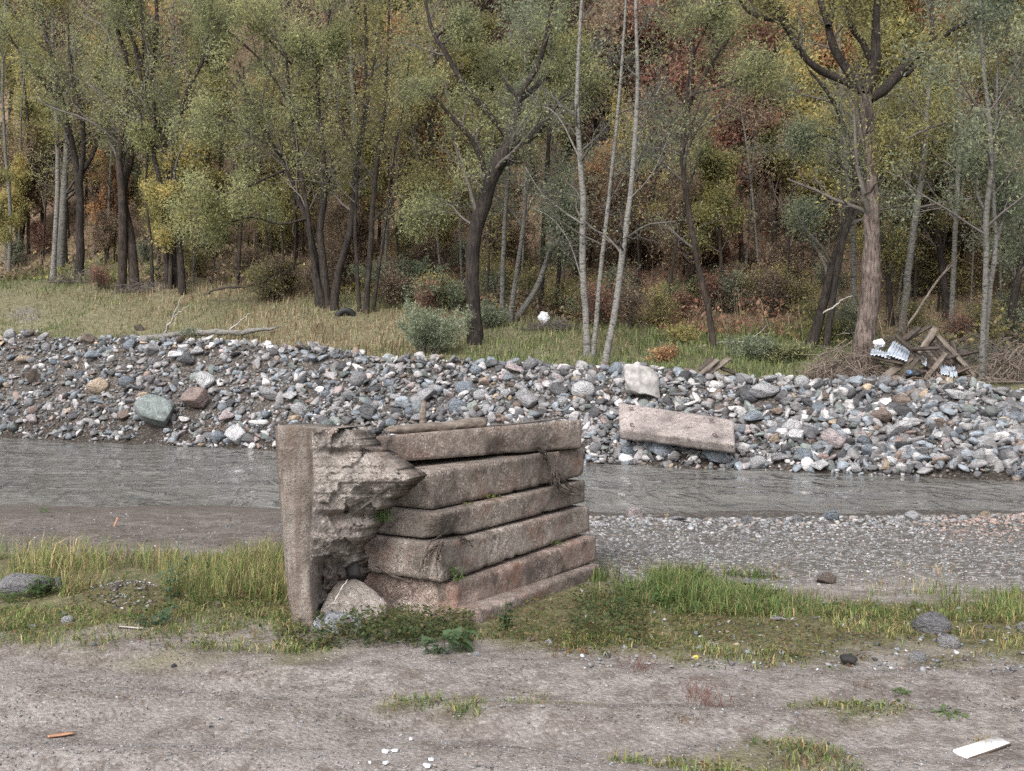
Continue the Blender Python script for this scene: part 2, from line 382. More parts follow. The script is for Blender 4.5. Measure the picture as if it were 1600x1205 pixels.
M = dict(
    ground=mat_ground(), stone=mat_stone(True), stones=mat_stone(False), water=mat_water(), leaf=mat_leaf(), grass=mat_leaf('grass_blade', .3),
    slab=mat_concrete('worn_concrete', (.15, .126, .11), (.29, .257, .232), .4), slab2=mat_concrete('rusty_concrete', (.15, .122, .106), (.28, .238, .214), .6, 7.3),
    panel=mat_concrete('streaked_concrete', (.14, .115, .098), (.27, .245, .22), .22, 3.1, True), frac=mat_concrete('broken_concrete', (.15, .128, .112), (.30, .27, .245), .25, 11.7),
    pink=mat_concrete('pink_concrete', (.235, .2, .19), (.31, .27, .257), .04, 5.5),
    bark_dark=mat_bark('dark_bark', (.012, .009, .008), (.046, .037, .031)), bark_brown=mat_bark('brown_bark', (.018, .013, .010), (.062, .047, .038)),
    bark_pink=mat_bark('flaking_bark', (.035, .024, .02), (.185, .148, .128)), bark_grey=mat_bark('grey_bark', (.035, .031, .028), (.135, .128, .115), 'birch'),
    bark_pale=mat_bark('pale_bark', (.04, .036, .032), (.175, .167, .152), 'birch'), brush=mat_flat('driftwood_twig', (.15, .118, .098), .9, .35), twig=mat_flat('twig_bark', (.105, .091, .083), .9), twig_pale=mat_flat('pale_twig_bark', (.085, .077, .069), .9),
    wood=mat_wood('weathered_wood', (.075, .058, .046), (.21, .175, .15)), wood_dark=mat_wood('dark_wood', (.03, .024, .02), (.09, .072, .06)), wood_orange=mat_wood('fresh_wood', (.30, .15, .09), (.44, .25, .165)),
    wood_pale=mat_wood('bleached_wood', (.2, .18, .16), (.42, .39, .36)),
    metal=mat_flat('galvanised_sheet', (.42, .46, .52), .45, .3, 3, .55), white=mat_flat('white_plastic', (.52, .53, .55), .5, .08, 9), white_paint=mat_flat('white_painted_board', (.78, .76, .75), .5, .1, 8),
    black=mat_flat('black_rubber', (.02, .02, .021), .6, .3), rust=mat_flat('rusty_iron', (.07, .04, .03), .8, .4, 20), blue=mat_flat('faded_blue_plastic', (.10, .15, .24), .5, .25), yellow=mat_flat('yellow_peel', (.62, .45, .08), .6, .1),
    tintmat=mat_tint('mixed'), ash=mat_flat('charred_stone', (.022, .02, .02), .85, .5, 12), lime=mat_flat('pale_limestone', (.29, .275, .265), .9, .5, 5),
)

# ------------------------------------------------------------------ ground, one sheet to beyond the hilltop
def axis(parts):
    a = [np.arange(lo, hi, step) for lo, hi, step in parts]; return np.concatenate(a)
gx = axis([(-190, -60, 6), (-60, -24, 1.2), (-24, -9, .3), (-9, 9, .1), (9, 24, .3), (24, 60, 1.2), (60, 191, 6)])
gy = axis([(-60, 0, 4), (0, 3, .3), (3, 16.5, .095), (16.5, 24, .3), (24, 48, .28), (48, 90, .8), (90, 260, 3.)])
GX, GY = np.meshgrid(gx, gy); GZ = H(GX, GY)
nx, ny = len(gx), len(gy); idx = np.arange(nx * ny).reshape(ny, nx)
q = np.stack([idx[:-1, :-1], idx[:-1, 1:], idx[1:, 1:], idx[1:, :-1]], -1).reshape(-1, 4)
gme = mesh('ground', np.stack([GX, GY, GZ], -1).reshape(-1, 3), [q], True)
def sod_mask(x, y):
    """how grassy the near ground is, 0..1 (a belt either side of the concrete stack, patches on the track)"""
    px = CX + F * x / np.maximum(y, .5); py = HY + F * (EYE - H(x, y, False)) / np.maximum(y, .5)
    n = fbm2(x * 1.7, y * 1.7, 51, 4) * 62
    top = np.interp(px, [0, 440, 930, 1200, 1600], [862, 866, 900, 925, 928]); bot = np.interp(px, [0, 150, 440, 760, 1000, 1300, 1600], [992, 1010, 1015, 1018, 1036, 1050, 1030])
    m = sst(top - 8, top + 14, py + n * .25) * sst(bot + 14, bot - 40, py + n)
    for cx_, cy_, rx, ry in ((1180, 1192, 190, 30), (1330, 1108, 110, 26), (725, 1105, 40, 16), (860, 1090, 90, 10), (1000, 1180, 60, 12), (650, 1100, 70, 10)):
        m = np.maximum(m, .8 * sst(1.15, .5, np.hypot((px - cx_) / rx, (py + n * .4 - cy_) / ry)))
    return m * (y < 15)
S_, T_ = st(GX, GY)
m_sod = sod_mask(GX, GY); m_sod = np.maximum(m_sod, sst(3.5, 4.3, S_ + .5 * fbm2(GX * .7, GY * .7, 61)) * .9)
m_gr = sst(7.9, 8.8, GY + .5 * fbm2(GX, GY, 63)) * sst(-.9, .9, GX + .5 * fbm2(GX * .8, GY, 64)) * (S_ < 1) * 1.
m_gr = np.maximum(m_gr, (S_ > -3) * sst(4.2, 3.4, S_)); m_gr = np.maximum(m_gr, .15 * (GY > 9.6) * (GY < 20) * (S_ < 0))
pit = sst(34, 12, np.hypot((CX + F * GX / np.maximum(GY, .5) - 40) / 1.0, (HY + F * (EYE - GZ) / np.maximum(GY, .5) - 492) * 2.2)) * (S_ > 4)
m_sod = m_sod * (1 - .8 * pit); m_gr = np.maximum(m_gr, pit)
m_lit = sst(12.5, 17, S_ + 2 * fbm2(GX * .3, GY * .3, 66))
at = gme.attributes.new('mask', 'FLOAT_COLOR', 'POINT')
at.data.foreach_set('color', np.stack([m_sod, m_gr, m_lit, (S_ > -1) * (S_ < 5) * 1.], -1).astype(np.float32).ravel())
lp_ = (HY + F * EYE / np.maximum(GY, .5)) - track_line(CX + F * GX / np.maximum(GY, .5))
lit_ = sst(18, -16, lp_ + 14 * fbm2(GX * 2, GY * 2, 67, 3)) * .92 + .08 + .35 * sst(700, 1100, CX + F * GX / np.maximum(GY, .5)) * (lp_ > 0)
wet_ = np.maximum(sst(.35, -.1, GZ - WATER - .12 + .08 * fbm2(GX, GY, 69)), .75 * sst(9.6, 10.4, GY) * sst(.2, -1.2, GX)) * (S_ < .8)
at2 = gme.attributes.new('mask2', 'FLOAT_COLOR', 'POINT')
at2.data.foreach_set('color', np.stack([wet_, np.clip(lit_, 0, 1), 0 * wet_, np.ones_like(wet_)], -1).astype(np.float32).ravel())
ground = kind(obj('ground', gme, M['ground']), 'structure')

# ------------------------------------------------------------------ river
wx = np.concatenate([np.arange(-70, -22, 1.), np.arange(-22, 14, .2), np.arange(14, 60, 1.)]); wv = np.linspace(0, 1, 90)
WX, WV = np.meshgrid(wx, wv); y0 = np.minimum(near_edge(WX) - .8, 24.5 - .5 * WX - 3); y1 = 24.9 - .5 * WX + .8
WY = y0 + (y1 - y0) * WV
s_, t_ = st(WX, WY)
wz = .035 * fbm2(t_ * 1.3, s_ * 1.1, 81, 3)
n1, n2 = len(wv), len(wx); idx = np.arange(n1 * n2).reshape(n1, n2)
q = np.stack([idx[:-1, :-1], idx[:-1, 1:], idx[1:, 1:], idx[1:, :-1]], -1).reshape(-1, 4)
river = kind(obj('river', mesh('river', np.stack([WX, WY, WATER + wz], -1).reshape(-1, 3), [q], True), M['water']), 'structure')

# ------------------------------------------------------------------ concrete stack
RG = np.random.default_rng(7)
def slab_mesh(N, R, Wd, skew=0., seed=0, chip=6, cell=.022, rnd=.006, chips=(), pitch=0.):
    """a worn concrete slab. N, R: (px, y top, y bottom, depth) of the near corner and of the far end of its long face; Wd: its width behind"""
    a = [ray(N[0], N[1], N[3]), ray(N[0], N[2], N[3]), ray(R[0], R[1], R[3]), ray(R[0], R[2], R[3])]
    A = a[3] - a[1]; A2 = np.array([A[0], A[1], 0]); L = np.linalg.norm(A2); A2 /= L
    B = np.array([-A2[1], A2[0], 0]); B = B + A2 * skew; zt = a[0][2] - a[1][2]
    nl, nw, nh = int(L / cell), int(Wd / .05), 8
    bm = {}; V = []; Q = []
    def vid(i, j, k_):
        key = (i, j, k_)
        if key not in bm: bm[key] = len(V); V.append(key)
        return bm[key]
    for i in range(nl):
        for j in range(nw):
            for k_ in (0, nh):
                f = [vid(i, j, k_), vid(i + 1, j, k_), vid(i + 1, j + 1, k_), vid(i, j + 1, k_)]; Q.append(f if k_ else f[::-1])
        for k_ in range(nh):
            for j in (0, nw):
                f = [vid(i, j, k_), vid(i + 1, j, k_), vid(i + 1, j, k_ + 1), vid(i, j, k_ + 1)]; Q.append(f if j == 0 else f[::-1])
    for j in range(nw):
        for k_ in range(nh):
            for i in (0, nl):
                f = [vid(i, j, k_), vid(i, j + 1, k_), vid(i, j + 1, k_ + 1), vid(i, j, k_ + 1)]; Q.append(f[::-1] if i == 0 else f)
    V = np.array(V, float); u, v, w = V[:, 0] / nl, V[:, 1] / nw, V[:, 2] / nh
    # round the edges in local metres
    loc = np.stack([u * L, v * Wd, w * zt], 1); lo = np.array([rnd] * 3); hi = np.array([L, Wd, zt]) - rnd
    core = np.clip(loc, lo, hi); dlt = loc - core; ln = np.linalg.norm(dlt, axis=1, keepdims=True)
    loc = np.where(ln > 1e-6, core + dlt / np.maximum(ln, 1e-6) * np.minimum(ln, rnd), loc)
    # chips out of the edges
    rg = np.random.default_rng(seed)
    cl = [(rg.uniform(0, L), 0 if rg.random() < .8 else rg.uniform(0, Wd), zt * rg.integers(0, 2), rg.uniform(.012, .045)) for _ in range(chip)] + list(chips)
    for cx_, cy_, cz_, cr in cl:
        dd = loc - np.array([cx_, cy_, cz_]); dd[:, 0] *= .6; e = np.linalg.norm(dd, axis=1); m = e < cr
        cen = np.array([L / 2, Wd / 2, zt / 2]); loc[m] += unit(cen - loc[m]) * ((cr - e[m]) * .75)[:, None]
    z0 = a[1][2] + (a[3][2] - a[1][2]) * loc[:, 0] / L; z1 = a[0][2] + (a[2][2] - a[0][2]) * loc[:, 0] / L
    P = a[1] * [1, 1, 0] + loc[:, :1] * A2 + loc[:, 1:2] * B; P[:, 2] = z0 + (z1 - z0) * loc[:, 2] / zt - pitch * loc[:, 1]
    P += unit(P - P.mean(0)) * (.004 * fbm3(P + seed * 3, 5, seed, 3) + .0045 * fbm3(P, 26, seed + 5, 3))[:, None]
    return P, np.array(Q)
SL = [
    ('worn_concrete', (559, 684, 730, 7.02), (909, 655, 703, 8.42), .95, .8, 'top concrete slab of the stack, cracked, with a weathered log lying on it', ((1.25, 0, .02, .1), (1.62, 0, 0, .06))),
    ('worn_concrete', (676, 737, 800, 7.04), (912, 699, 746, 8.55), 1.05, .05, 'second slab from the top with dark roots hanging down its far end', ((1.6, 0, .24, .06),)),
    ('worn_concrete', (688, 803, 848, 6.90), (914, 750, 787, 8.55), 1.2, .12, 'third slab from the top of the stack with a broken lower corner', ((0.02, 0, .0, .16), (1.55, 0, .2, .07))),
    ('worn_concrete', (690, 851, 914, 6.84), (921, 791, 832, 8.50), .72, .12, 'fourth slab down the stack with roots crossing its pale short side', ((.15, 0, .0, .05),)),
    ('rusty_concrete', (712, 914, 966, 6.86), (931, 837, 878, 8.42), 1.0, .1, 'rust-red fifth slab, second from the bottom of the stack', ((.1, 0, .1, .09), (.0, .0, .2, .08))),
    ('rusty_concrete', (752, 955, 1003, 6.76), (937, 881, 917, 8.36), .9, .1, 'bottom slab of the stack, half hidden by weeds', ()),
]
for i, (mt, N, R, Wd, sk, lab, chips) in enumerate(SL):
    N = (N[0], N[1], N[2] - 3.5, N[3]); R = (R[0], R[1], R[2] - 2.5, R[3]); P, Q = slab_mesh(N, R, Wd, sk, 20 + i, 14, chips=chips, pitch=.09 if i == 0 else .012)
    c = P.mean(0); o = obj('concrete_slab', mesh('concrete_slab', P - c, [Q], False), M['slab'] if mt == 'worn_concrete' else M['slab2']); o.location = c
    o.color = [(1.02, .98, .95, 1), (.98, .95, .92, 1), (1.0, .98, .95, 1), (1.08, 1.06, 1.04, 1), (1.05, .97, .94, 1), (.98, .94, .92, 1)][i]
    tag(o, lab, 'slab', 'stacked concrete slabs')

# the standing broken panel: a smooth weathered edge and a rough fractured face
def panel():
    ys = np.linspace(668, 990, 210); D0 = 6.62
    lft = np.interp(ys, [668, 700, 780, 860, 930, 990], [429, 431, 437, 443, 450, 458])
    mid = np.interp(ys, [668, 760, 860, 930, 990], [487, 490, 484, 487, 495])
    rgt = np.interp(ys, [668, 674, 690, 712, 730, 746, 756, 775, 800, 822, 840, 848, 856, 870, 900, 930, 960, 990], [540, 548, 562, 592, 618, 641, 632, 612, 582, 574, 563, 552, 545, 548, 551, 536, 516, 505])
    rgt = rgt + 3 * vn2(ys * .13, ys * 0, 3) + 2 * vn2(ys * .4, ys * 0, 4)
    rgf = np.random.default_rng(4); NS = 110; fs = np.stack([rgf.uniform(480, 650, NS), rgf.uniform(660, 995, NS)], 1); fo = rgf.normal(0, .014, NS); ft = rgf.normal(0, .0012, (NS, 2))
    def facet(xs_, y_):
        q_ = np.stack([xs_ + 4 * vn2(xs_ * .15, 0 * xs_ + y_ * .15, 12), 0 * xs_ + y_ + 4 * vn2(xs_ * .15, 0 * xs_ + y_ * .15, 13)], 1); d_ = ((q_[:, None] - fs[None]) * [.8, 1.2]); i_ = np.argmin((d_ ** 2).sum(2), 1); return fo[i_] + ((q_ - fs[i_]) * ft[i_]).sum(1)
    na, nb = 12, 64; rows = []
    ztop = .006
    for k_, y in enumerate(ys):
        ua = np.linspace(0, 1, na); xa = lft[k_] + (mid[k_] - lft[k_]) * ua
        da = D0 + .02 * np.abs(2 * ua - 1) ** 6 + .01 * (y < 700) + .05 * (1 - ua) ** 6 + 0 * ua
        ub = np.linspace(0, 1, nb + 1)[1:]; xb = mid[k_] + (rgt[k_] - mid[k_]) * ub
        dep = np.interp(y, [668, 690, 698, 706, 714, 722, 752, 756, 772, 796, 806, 816, 840, 868, 884, 930, 990], [.05, .012, .02, .085, .05, .03, .0, .03, .055, .03, .13, .085, .04, .06, .2, .24, .2])
        rib = .008 * min(1, max(0, 1.4 - abs(y - 737) / 20)) * (np.abs(((y + 1.2 * np.sin(xb * .5)) % 10.5) - 5.2) < 1.1)
        teeth = .008 * (abs(y - 764) < 7) * (np.abs((xb % 13) - 6.5) < abs(y - 757) * .5)
        nz = .012 * fbm2(xb * .035, np.full_like(xb, y * .05), 91, 3) + facet(xb, y) * (.35 if 715 < y < 756 else 1.) + .004 * fbm2(xb * .2, np.full_like(xb, y * .22), 95, 3) + .006 * fbm2(xb * .55, np.full_like(xb, y * .55), 96, 2)
        blend = np.clip(ub * 3.2, 0, 1)
        db = D0 + .02 + (dep + nz * 1.3) * blend + .17 * ub ** 1.5 + rib - teeth
        if y > 868: db = db + .06 * blend * fbm2(xb * .09, np.full_like(xb, y * .1), 97, 3)
        xs = np.concatenate([xa, xb]); ds = np.concatenate([da, db])
        rows.append(np.stack([(xs - CX) / F * D0 + (ds - D0) * (xs - CX) / F, ds, EYE + (HY - y) / F * ds], 1))
    Fr = np.array(rows); nr, nc = Fr.shape[:2]
    topz = Fr[0, :, 2] + .012 * vn2(Fr[0, :, 0] * 9, Fr[0, :, 0] * 0, 8); Fr[0, :, 2] = topz
    Bk = Fr.copy(); Bk[:, :, 1] = np.maximum(Fr[:, :, 1] + .12, 7.0) + .04 * fbm2(Fr[:, :, 0] * 5, Fr[:, :, 2] * 5, 99, 3); Bk[:, :, 0] += .09
    P = np.concatenate([Fr.reshape(-1, 3), Bk.reshape(-1, 3)]); off = nr * nc
    ix = np.arange(nr * nc).reshape(nr, nc)
    fq = np.stack([ix[:-1, :-1], ix[1:, :-1], ix[1:, 1:], ix[:-1, 1:]], -1).reshape(-1, 4); bq = fq[:, ::-1] + off
    def side(e): return np.stack([e[:-1], e[1:], e[1:] + off, e[:-1] + off], -1)
    sd = [side(ix[0])[:, :], side(ix[-1])[:, ::-1], side(ix[:, 0])[:, ::-1], side(ix[:, -1])]
    Q = np.concatenate([fq, bq] + sd)
    mats = np.zeros(len(Q), int); col = np.tile(np.arange(nc - 1), nr - 1); mats[:len(fq)] = (col >= na - 1)
    c = np.array([-1.2, 6.9, 0.]); me = mesh('broken_wall_panel', P - c, [Q], False)
    me.materials.append(M['panel']); me.materials.append(M['frac']); me.polygons.foreach_set('material_index', mats.astype(np.int32))
    o = obj('broken_wall_panel', me); o.location = c
    tag(o, 'upright broken concrete panel with a jagged ribbed face at the near end of the stack', 'concrete panel')
panel()
def chunk(name, px, py, d, dims, rot, mat, lab, cat, seed, sub=3, cuts=9, rough=.05, color=None):
    rg = np.random.default_rng(seed); v, f = rock(rg, sub, cuts + 5, dims, rough, (.34, .6))
    v = v @ rot_euler(*rot).T; o = obj(name, mesh(name, v, [f], True), M[mat]); o.location = ray(px, py, d)
    if color: o.color = (*color, 1)
    return tag(o, lab, cat)
def hull_lump(name, pts, mat, lab, cat, seed, color=None, cuts=4, amp=.012):
    P = np.array([ray(*p_) for p_ in pts]); c_ = P.mean(0); bm = bmesh.new()
    for p_ in P: bm.verts.new(tuple(p_ - c_))
    r_ = bmesh.ops.convex_hull(bm, input=bm.verts[:]); bmesh.ops.delete(bm, geom=[g for g in r_['geom_interior'] + r_['geom_unused'] if isinstance(g, bmesh.types.BMVert)], context='VERTS')
    bmesh.ops.triangulate(bm, faces=bm.faces[:])
    for _ in range(3): bmesh.ops.subdivide_edges(bm, edges=bm.edges[:], cuts=1, use_grid_fill=True)
    bmesh.ops.smooth_vert(bm, verts=bm.verts[:], factor=.35, use_axis_x=True, use_axis_y=True, use_axis_z=True)
    bmesh.ops.triangulate(bm, faces=bm.faces[:]); bmesh.ops.recalc_face_normals(bm, faces=bm.faces[:])
    v = np.array([w.co[:] for w in bm.verts]); f = np.array([[w.index for w in g.verts] for g in bm.faces]); bm.free()
    v = v + unit(v) * (amp * fbm3(v + seed, 9, seed, 3) + amp * .5 * fbm3(v + seed, 30, seed + 2, 2))[:, None]
    o = obj(name, mesh(name, v, [f], False), M[mat]); o.location = c_
    if color: o.color = (*color, 1)
    return tag(o, lab, cat)
hull_lump('concrete_chunk', [(528, 908, 6.95), (556, 904, 6.97), (590, 925, 6.92), (607, 945, 6.85), (604, 964, 6.8), (572, 980, 6.68), (508, 985, 6.64), (499, 958, 6.72), (512, 930, 6.84), (540, 905, 7.25), (600, 950, 7.2), (505, 960, 7.15)], 'frac', 'pale triangular concrete lump wedged under the stack beside the upright panel', 'rubble', 41)
chunk('concrete_chunk', 551, 888, 7.0, (.07, .12, .12), (.2, .1, .3), 'ash', 'small dark block jammed between the upright panel and the fourth slab', 'rubble', 42)
hull_lump('rock', [(484, 985, 6.5), (492, 966, 6.56), (512, 955, 6.6), (540, 958, 6.58), (566, 966, 6.54), (571, 985, 6.46), (545, 1003, 6.4), (505, 1004, 6.42), (525, 962, 6.8), (500, 985, 6.75), (560, 985, 6.75), (522, 972, 6.44)], 'stone', 'pale blue-grey rock lying at the foot of the upright panel', 'rock', 43, (.21, .212, .23), amp=.01)
chunk('concrete_chunk', 552, 676, 6.95, (.06, .08, .05), (.1, .1, .3), 'frac', 'crumbled concrete bit on the top corner of the upright panel', 'rubble', 44)
# log and sticks lying on the top slab
def stick(name, pts, radii, mat, lab, cat, n=7, K=14, jit=0, seed=0, group=None, parts=()):
    rg = np.random.default_rng(seed); p = np.array(pts, float); org = p[0].copy()
    L = smooth_line(p, K, rg, jit); r = np.interp(np.linspace(0, 1, K), np.linspace(0, 1, len(radii)), radii)
    r = np.concatenate([[.001], r[1:-1], [.001]]) if len(r) > 4 else r
    L[0] = L[0]; V, Q = tubes(L[None], r[None], n)
    V = V + (fbm3(V, 6, seed, 3) * r.mean() * .35)[:, None] * np.array([.6, .6, 1.])
    o = obj(name, mesh(name, V - org, [Q], True), M[mat]); o.location = org
    for pp, pr, pm in parts:
        pl = smooth_line(np.array(pp, float), 10, rg, jit); rr = np.interp(np.linspace(0, 1, 10), np.linspace(0, 1, len(pr)), pr)
        v2, q2 = tubes(pl[None], rr[None], 5); obj('side_branch', mesh('side_branch', v2 - org, [q2], True), M[pm], o)
    return tag(o, lab, cat, group)
def logpiece():
    a, b = ray(603, 673, 7.6), ray(757, 661, 7.95); K = 24; L = a + (b - a) * np.linspace(0, 1, K)[:, None]
    r = np.interp(np.linspace(0, 1, K), [0, .04, .5, .97, 1], [.02, .04, .05, .056, .045]); V, Q = tubes(L[None], r[None], 10)
    V[:, 2] = L.repeat(10, 0)[:, 2] + (V[:, 2] - L.repeat(10, 0)[:, 2]) * .75; V += .012 * fbm3(V * [.3, 1, 1], 14, 5, 3)[:, None]
    n = len(V); caps = [list(range(0, 10))[::-1], list(range(n - 10, n))]
    me = mesh('weathered_log', V - a, [Q], True); o = obj('weathered_log', me, M['wood']); o.location = a
    bm = bmesh.new(); bm.from_mesh(me); bm.verts.ensure_lookup_table()
    for c in caps: bm.faces.new([bm.verts[i] for i in c])
    bm.to_mesh(me); bm.free()
    tag(o, 'short weathered brown log lying on top of the slab stack', 'log')
logpiece()
stick('thin_branch', [ray(755, 667, 7.95), ray(800, 662, 8.12), ray(850, 657, 8.3), ray(893, 653, 8.45)], [.006, .01, .009, .005], 'twig', 'thin brown stick lying along the front edge of the top slab', 'branch', 5, 12, .004, 3)
stick('wooden_stake', [ray(661, 670, 8.2), ray(661, 645, 8.2), ray(660, 624, 8.2)], [.035, .026, .02], 'wood', 'short upright broken stake standing behind the log on the stack', 'stake', 6, 8, .004, 4)
def roots(name, lines, lab, seed, r0=.007, n=14, spread=.04, mat='wood_dark'):
    rg = np.random.default_rng(seed); mb = None
    for ln in lines:
        p = np.array([ray(*a) for a in ln])
        if mb is None: org = p[0].copy(); mb = MB(org)
        P = []; Rr = []
        for _ in range(n):
            q_ = p.copy(); q_ += rg.normal(0, spread * .35, 3); q_[1:] += np.cumsum(rg.normal(0, spread * .3, (len(p) - 1, 3)), 0)
            q_[:, 1] = p[:, 1] - np.abs(q_[:, 1] - p[:, 1]) * .4 - .012; keep = rg.uniform(.4, 1)
            l_ = smooth_line(q_, 16, rg, .004); P.append(smooth_line(l_[:max(3, int(16 * keep))], 12)); Rr.append(np.linspace(1, .35, 12) * r0 * rg.uniform(.3, 1))
        V, Q = tubes(np.array(P), np.array(Rr), 4); mb.add(V, Q)
    o = mb.build(name, M[mat]); o.location = org; return tag(o, lab, 'roots')
roots('root_tangle', [[(846, 702, 8.0), (856, 715, 8.06), (864, 740, 8.1), (870, 760, 8.1)], [(866, 740, 8.08), (880, 762, 8.15), (895, 770, 8.25), (910, 775, 8.35)], [(864, 735, 8.08), (866, 755, 8.05), (870, 770, 8.05)]], 'tangle of dark roots hanging over the far end of the second slab', 5, .009, 12, .05)
roots('root_tangle', [[(690, 846, 6.86), (672, 858, 6.88), (662, 880, 6.9), (655, 905, 6.9)], [(690, 848, 6.82), (686, 870, 6.8), (688, 905, 6.8)]], 'dark roots draped over the near corner of the fourth slab', 6, .008, 9, .035)
roots('root_tangle', [[(718, 838, 7.0), (732, 847, 7.05), (743, 857, 7.1)]], 'wisp of thin roots trailing from the joint above the fourth slab', 8, .006, 6, .02)
stick('thin_branch', [ray(584, 880, 7.05), ray(610, 897, 6.98), ray(645, 912, 6.93)], [.009, .012, .007], 'wood_dark', 'bent dark twig resting against the short side of the fourth slab', 'branch', 5, 12, .004, 5)
stick('thin_branch', [ray(543, 905, 6.62), ray(532, 922, 6.58), ray(520, 945, 6.52)], [.004, .005, .003], 'wood_pale', 'dry straw stalk leaning on the pale triangular lump', 'stalk', 4, 8, .002, 6)

# leaning slab on the far bank with four lifting loops
def far_slab():
    d = 23.6
    c = [ray(966, 629, 24.6), ray(1146, 656, 23.3), ray(1148, 694, 22.3), ray(968, 671, 23.6)]          # top face corners
    n = unit(np.cross(c[1] - c[0], c[3] - c[0])); n = n if n[2] > 0 else -n; th = .24
    org = (c[0] + c[2]) / 2; nu, nv, nw = 40, 20, 4; V = []; Q = []
    g = {}
    def vid(i, j, k_):
        if (i, j, k_) not in g: g[(i, j, k_)] = len(V); V.append((i / nu, j / nv, k_ / nw))
        return g[(i, j, k_)]
    for i in range(nu):
        for j in range(nv):
            for k_ in (0, nw):
                f = [vid(i, j, k_), vid(i + 1, j, k_), vid(i + 1, j + 1, k_), vid(i, j + 1, k_)]; Q.append(f if k_ == 0 else f[::-1])
        for k_ in range(nw):
            for j in (0, nv):
                f = [vid(i, j, k_), vid(i, j, k_ + 1), vid(i + 1, j, k_ + 1), vid(i + 1, j, k_)]; Q.append(f if j == 0 else f[::-1])
    for j in range(nv):
        for k_ in range(nw):
            for i in (0, nu):
                f = [vid(i, j, k_), vid(i, j + 1, k_), vid(i, j + 1, k_ + 1), vid(i, j, k_ + 1)]; Q.append(f if i == 0 else f[::-1])
    V = np.array(V); u, v, w = V.T
    P = (c[0] * ((1 - u) * (1 - v))[:, None] + c[1] * (u * (1 - v))[:, None] + c[2] * (u * v)[:, None] + c[3] * ((1 - u) * v)[:, None]) - n * (w * th)[:, None]
    P += (.02 * fbm3(P, 3, 4, 3))[:, None] * n + .012 * np.stack([fbm3(P, 6, 9, 2)] * 3, 1)
    root = empty('fallen_slab', org); tag(root, 'pinkish concrete slab with four lifting loops, tilted on the far stony bank', 'slab')
    obj('slab_body', mesh('slab_body', P - org, [np.array(Q)], False), M['pink'], root)
    ex = unit(c[1] - c[0]); ey = unit(c[3] - c[0])
    for uu, vv in ((.12, .2), (.12, .82), (.82, .22), (.84, .8)):
        b = c[0] * (1 - uu) * (1 - vv) + c[1] * uu * (1 - vv) + c[2] * uu * vv + c[3] * (1 - uu) * vv + n * .012
        a = np.linspace(.3, 2 * math.pi - .9, 14); L = b + .055 * (np.cos(a)[:, None] * ex + np.sin(a)[:, None] * ey) + n * .03 * np.sin(a / 2)[:, None]
        vv_, qq_ = tubes(L[None], np.full((1, 14), .009), 5); obj('lifting_loop', mesh('lifting_loop', vv_ - org, [qq_], True), M['rust'], root)
far_slab()

# ------------------------------------------------------------------ stones
PAL = dict(grey=(.21, .205, .212), bluish=(.185, .208, .235), pale=(.335, .33, .337), white=(.47, .465, .47), dark=(.09, .09, .096), greenish=(.155, .175, .17), reddish=(.215, .165, .15), tan=(.33, .265, .20), pinkish=(.30, .255, .255), brown=(.165, .13, .11))
CNAME = dict(grey='mid-grey', bluish='blue-grey', pale='pale grey', white='whitish', dark='dark grey', greenish='green-grey', reddish='rust-tinted', tan='tan', pinkish='pinkish grey', brown='brown')
PK = list(PAL); PW = np.array([.29, .20, .15, .035, .20, .065, .012, .016, .02, .03]); PW = PW / PW.sum()
RS = np.random.default_rng(33)
SHAPES = []
for dims, nm, cuts in (((1, .85, .5), 'flat', 8), ((1, .8, .75), 'rounded', 5), ((1, .75, .6), 'angular', 13), ((1, .9, .8), 'blocky', 9), ((1, .6, .4), 'long flat', 9), ((1, .7, .35), 'slab-like', 11), ((1, .55, .5), 'elongated', 7)):
    for _ in range(3):
        v, f = rock(RS, 3, cuts + (4 if nm != 'rounded' else 0), dims, .05 if nm != 'rounded' else .03, (.4, .8) if nm != 'rounded' else (.6, .92)); SHAPES.append((mesh('stone', v, [f], False), nm))
        SHAPES[-1][0].materials.append(M['stone'])
SPOTS = []                                        # x, y, radius of every stone thing, so that they do not pile into each other
def put_stone(x, y, z, r, shape, rot, colour, lab, name='rock', group=None, cat='rock'):
    o = obj(name, shape[0]); o.location = (x, y, z); o.scale = (r, r, r); o.rotation_euler = rot
    j = RS.uniform(.85, 1.15); o.color = (*[c * j for c in colour], 1); SPOTS.append((x, y, r)); return tag(o, lab, cat, group)
def shp(nm): 
    c = [s for s in SHAPES if s[1] == nm]; return c[int(RS.integers(len(c)))]
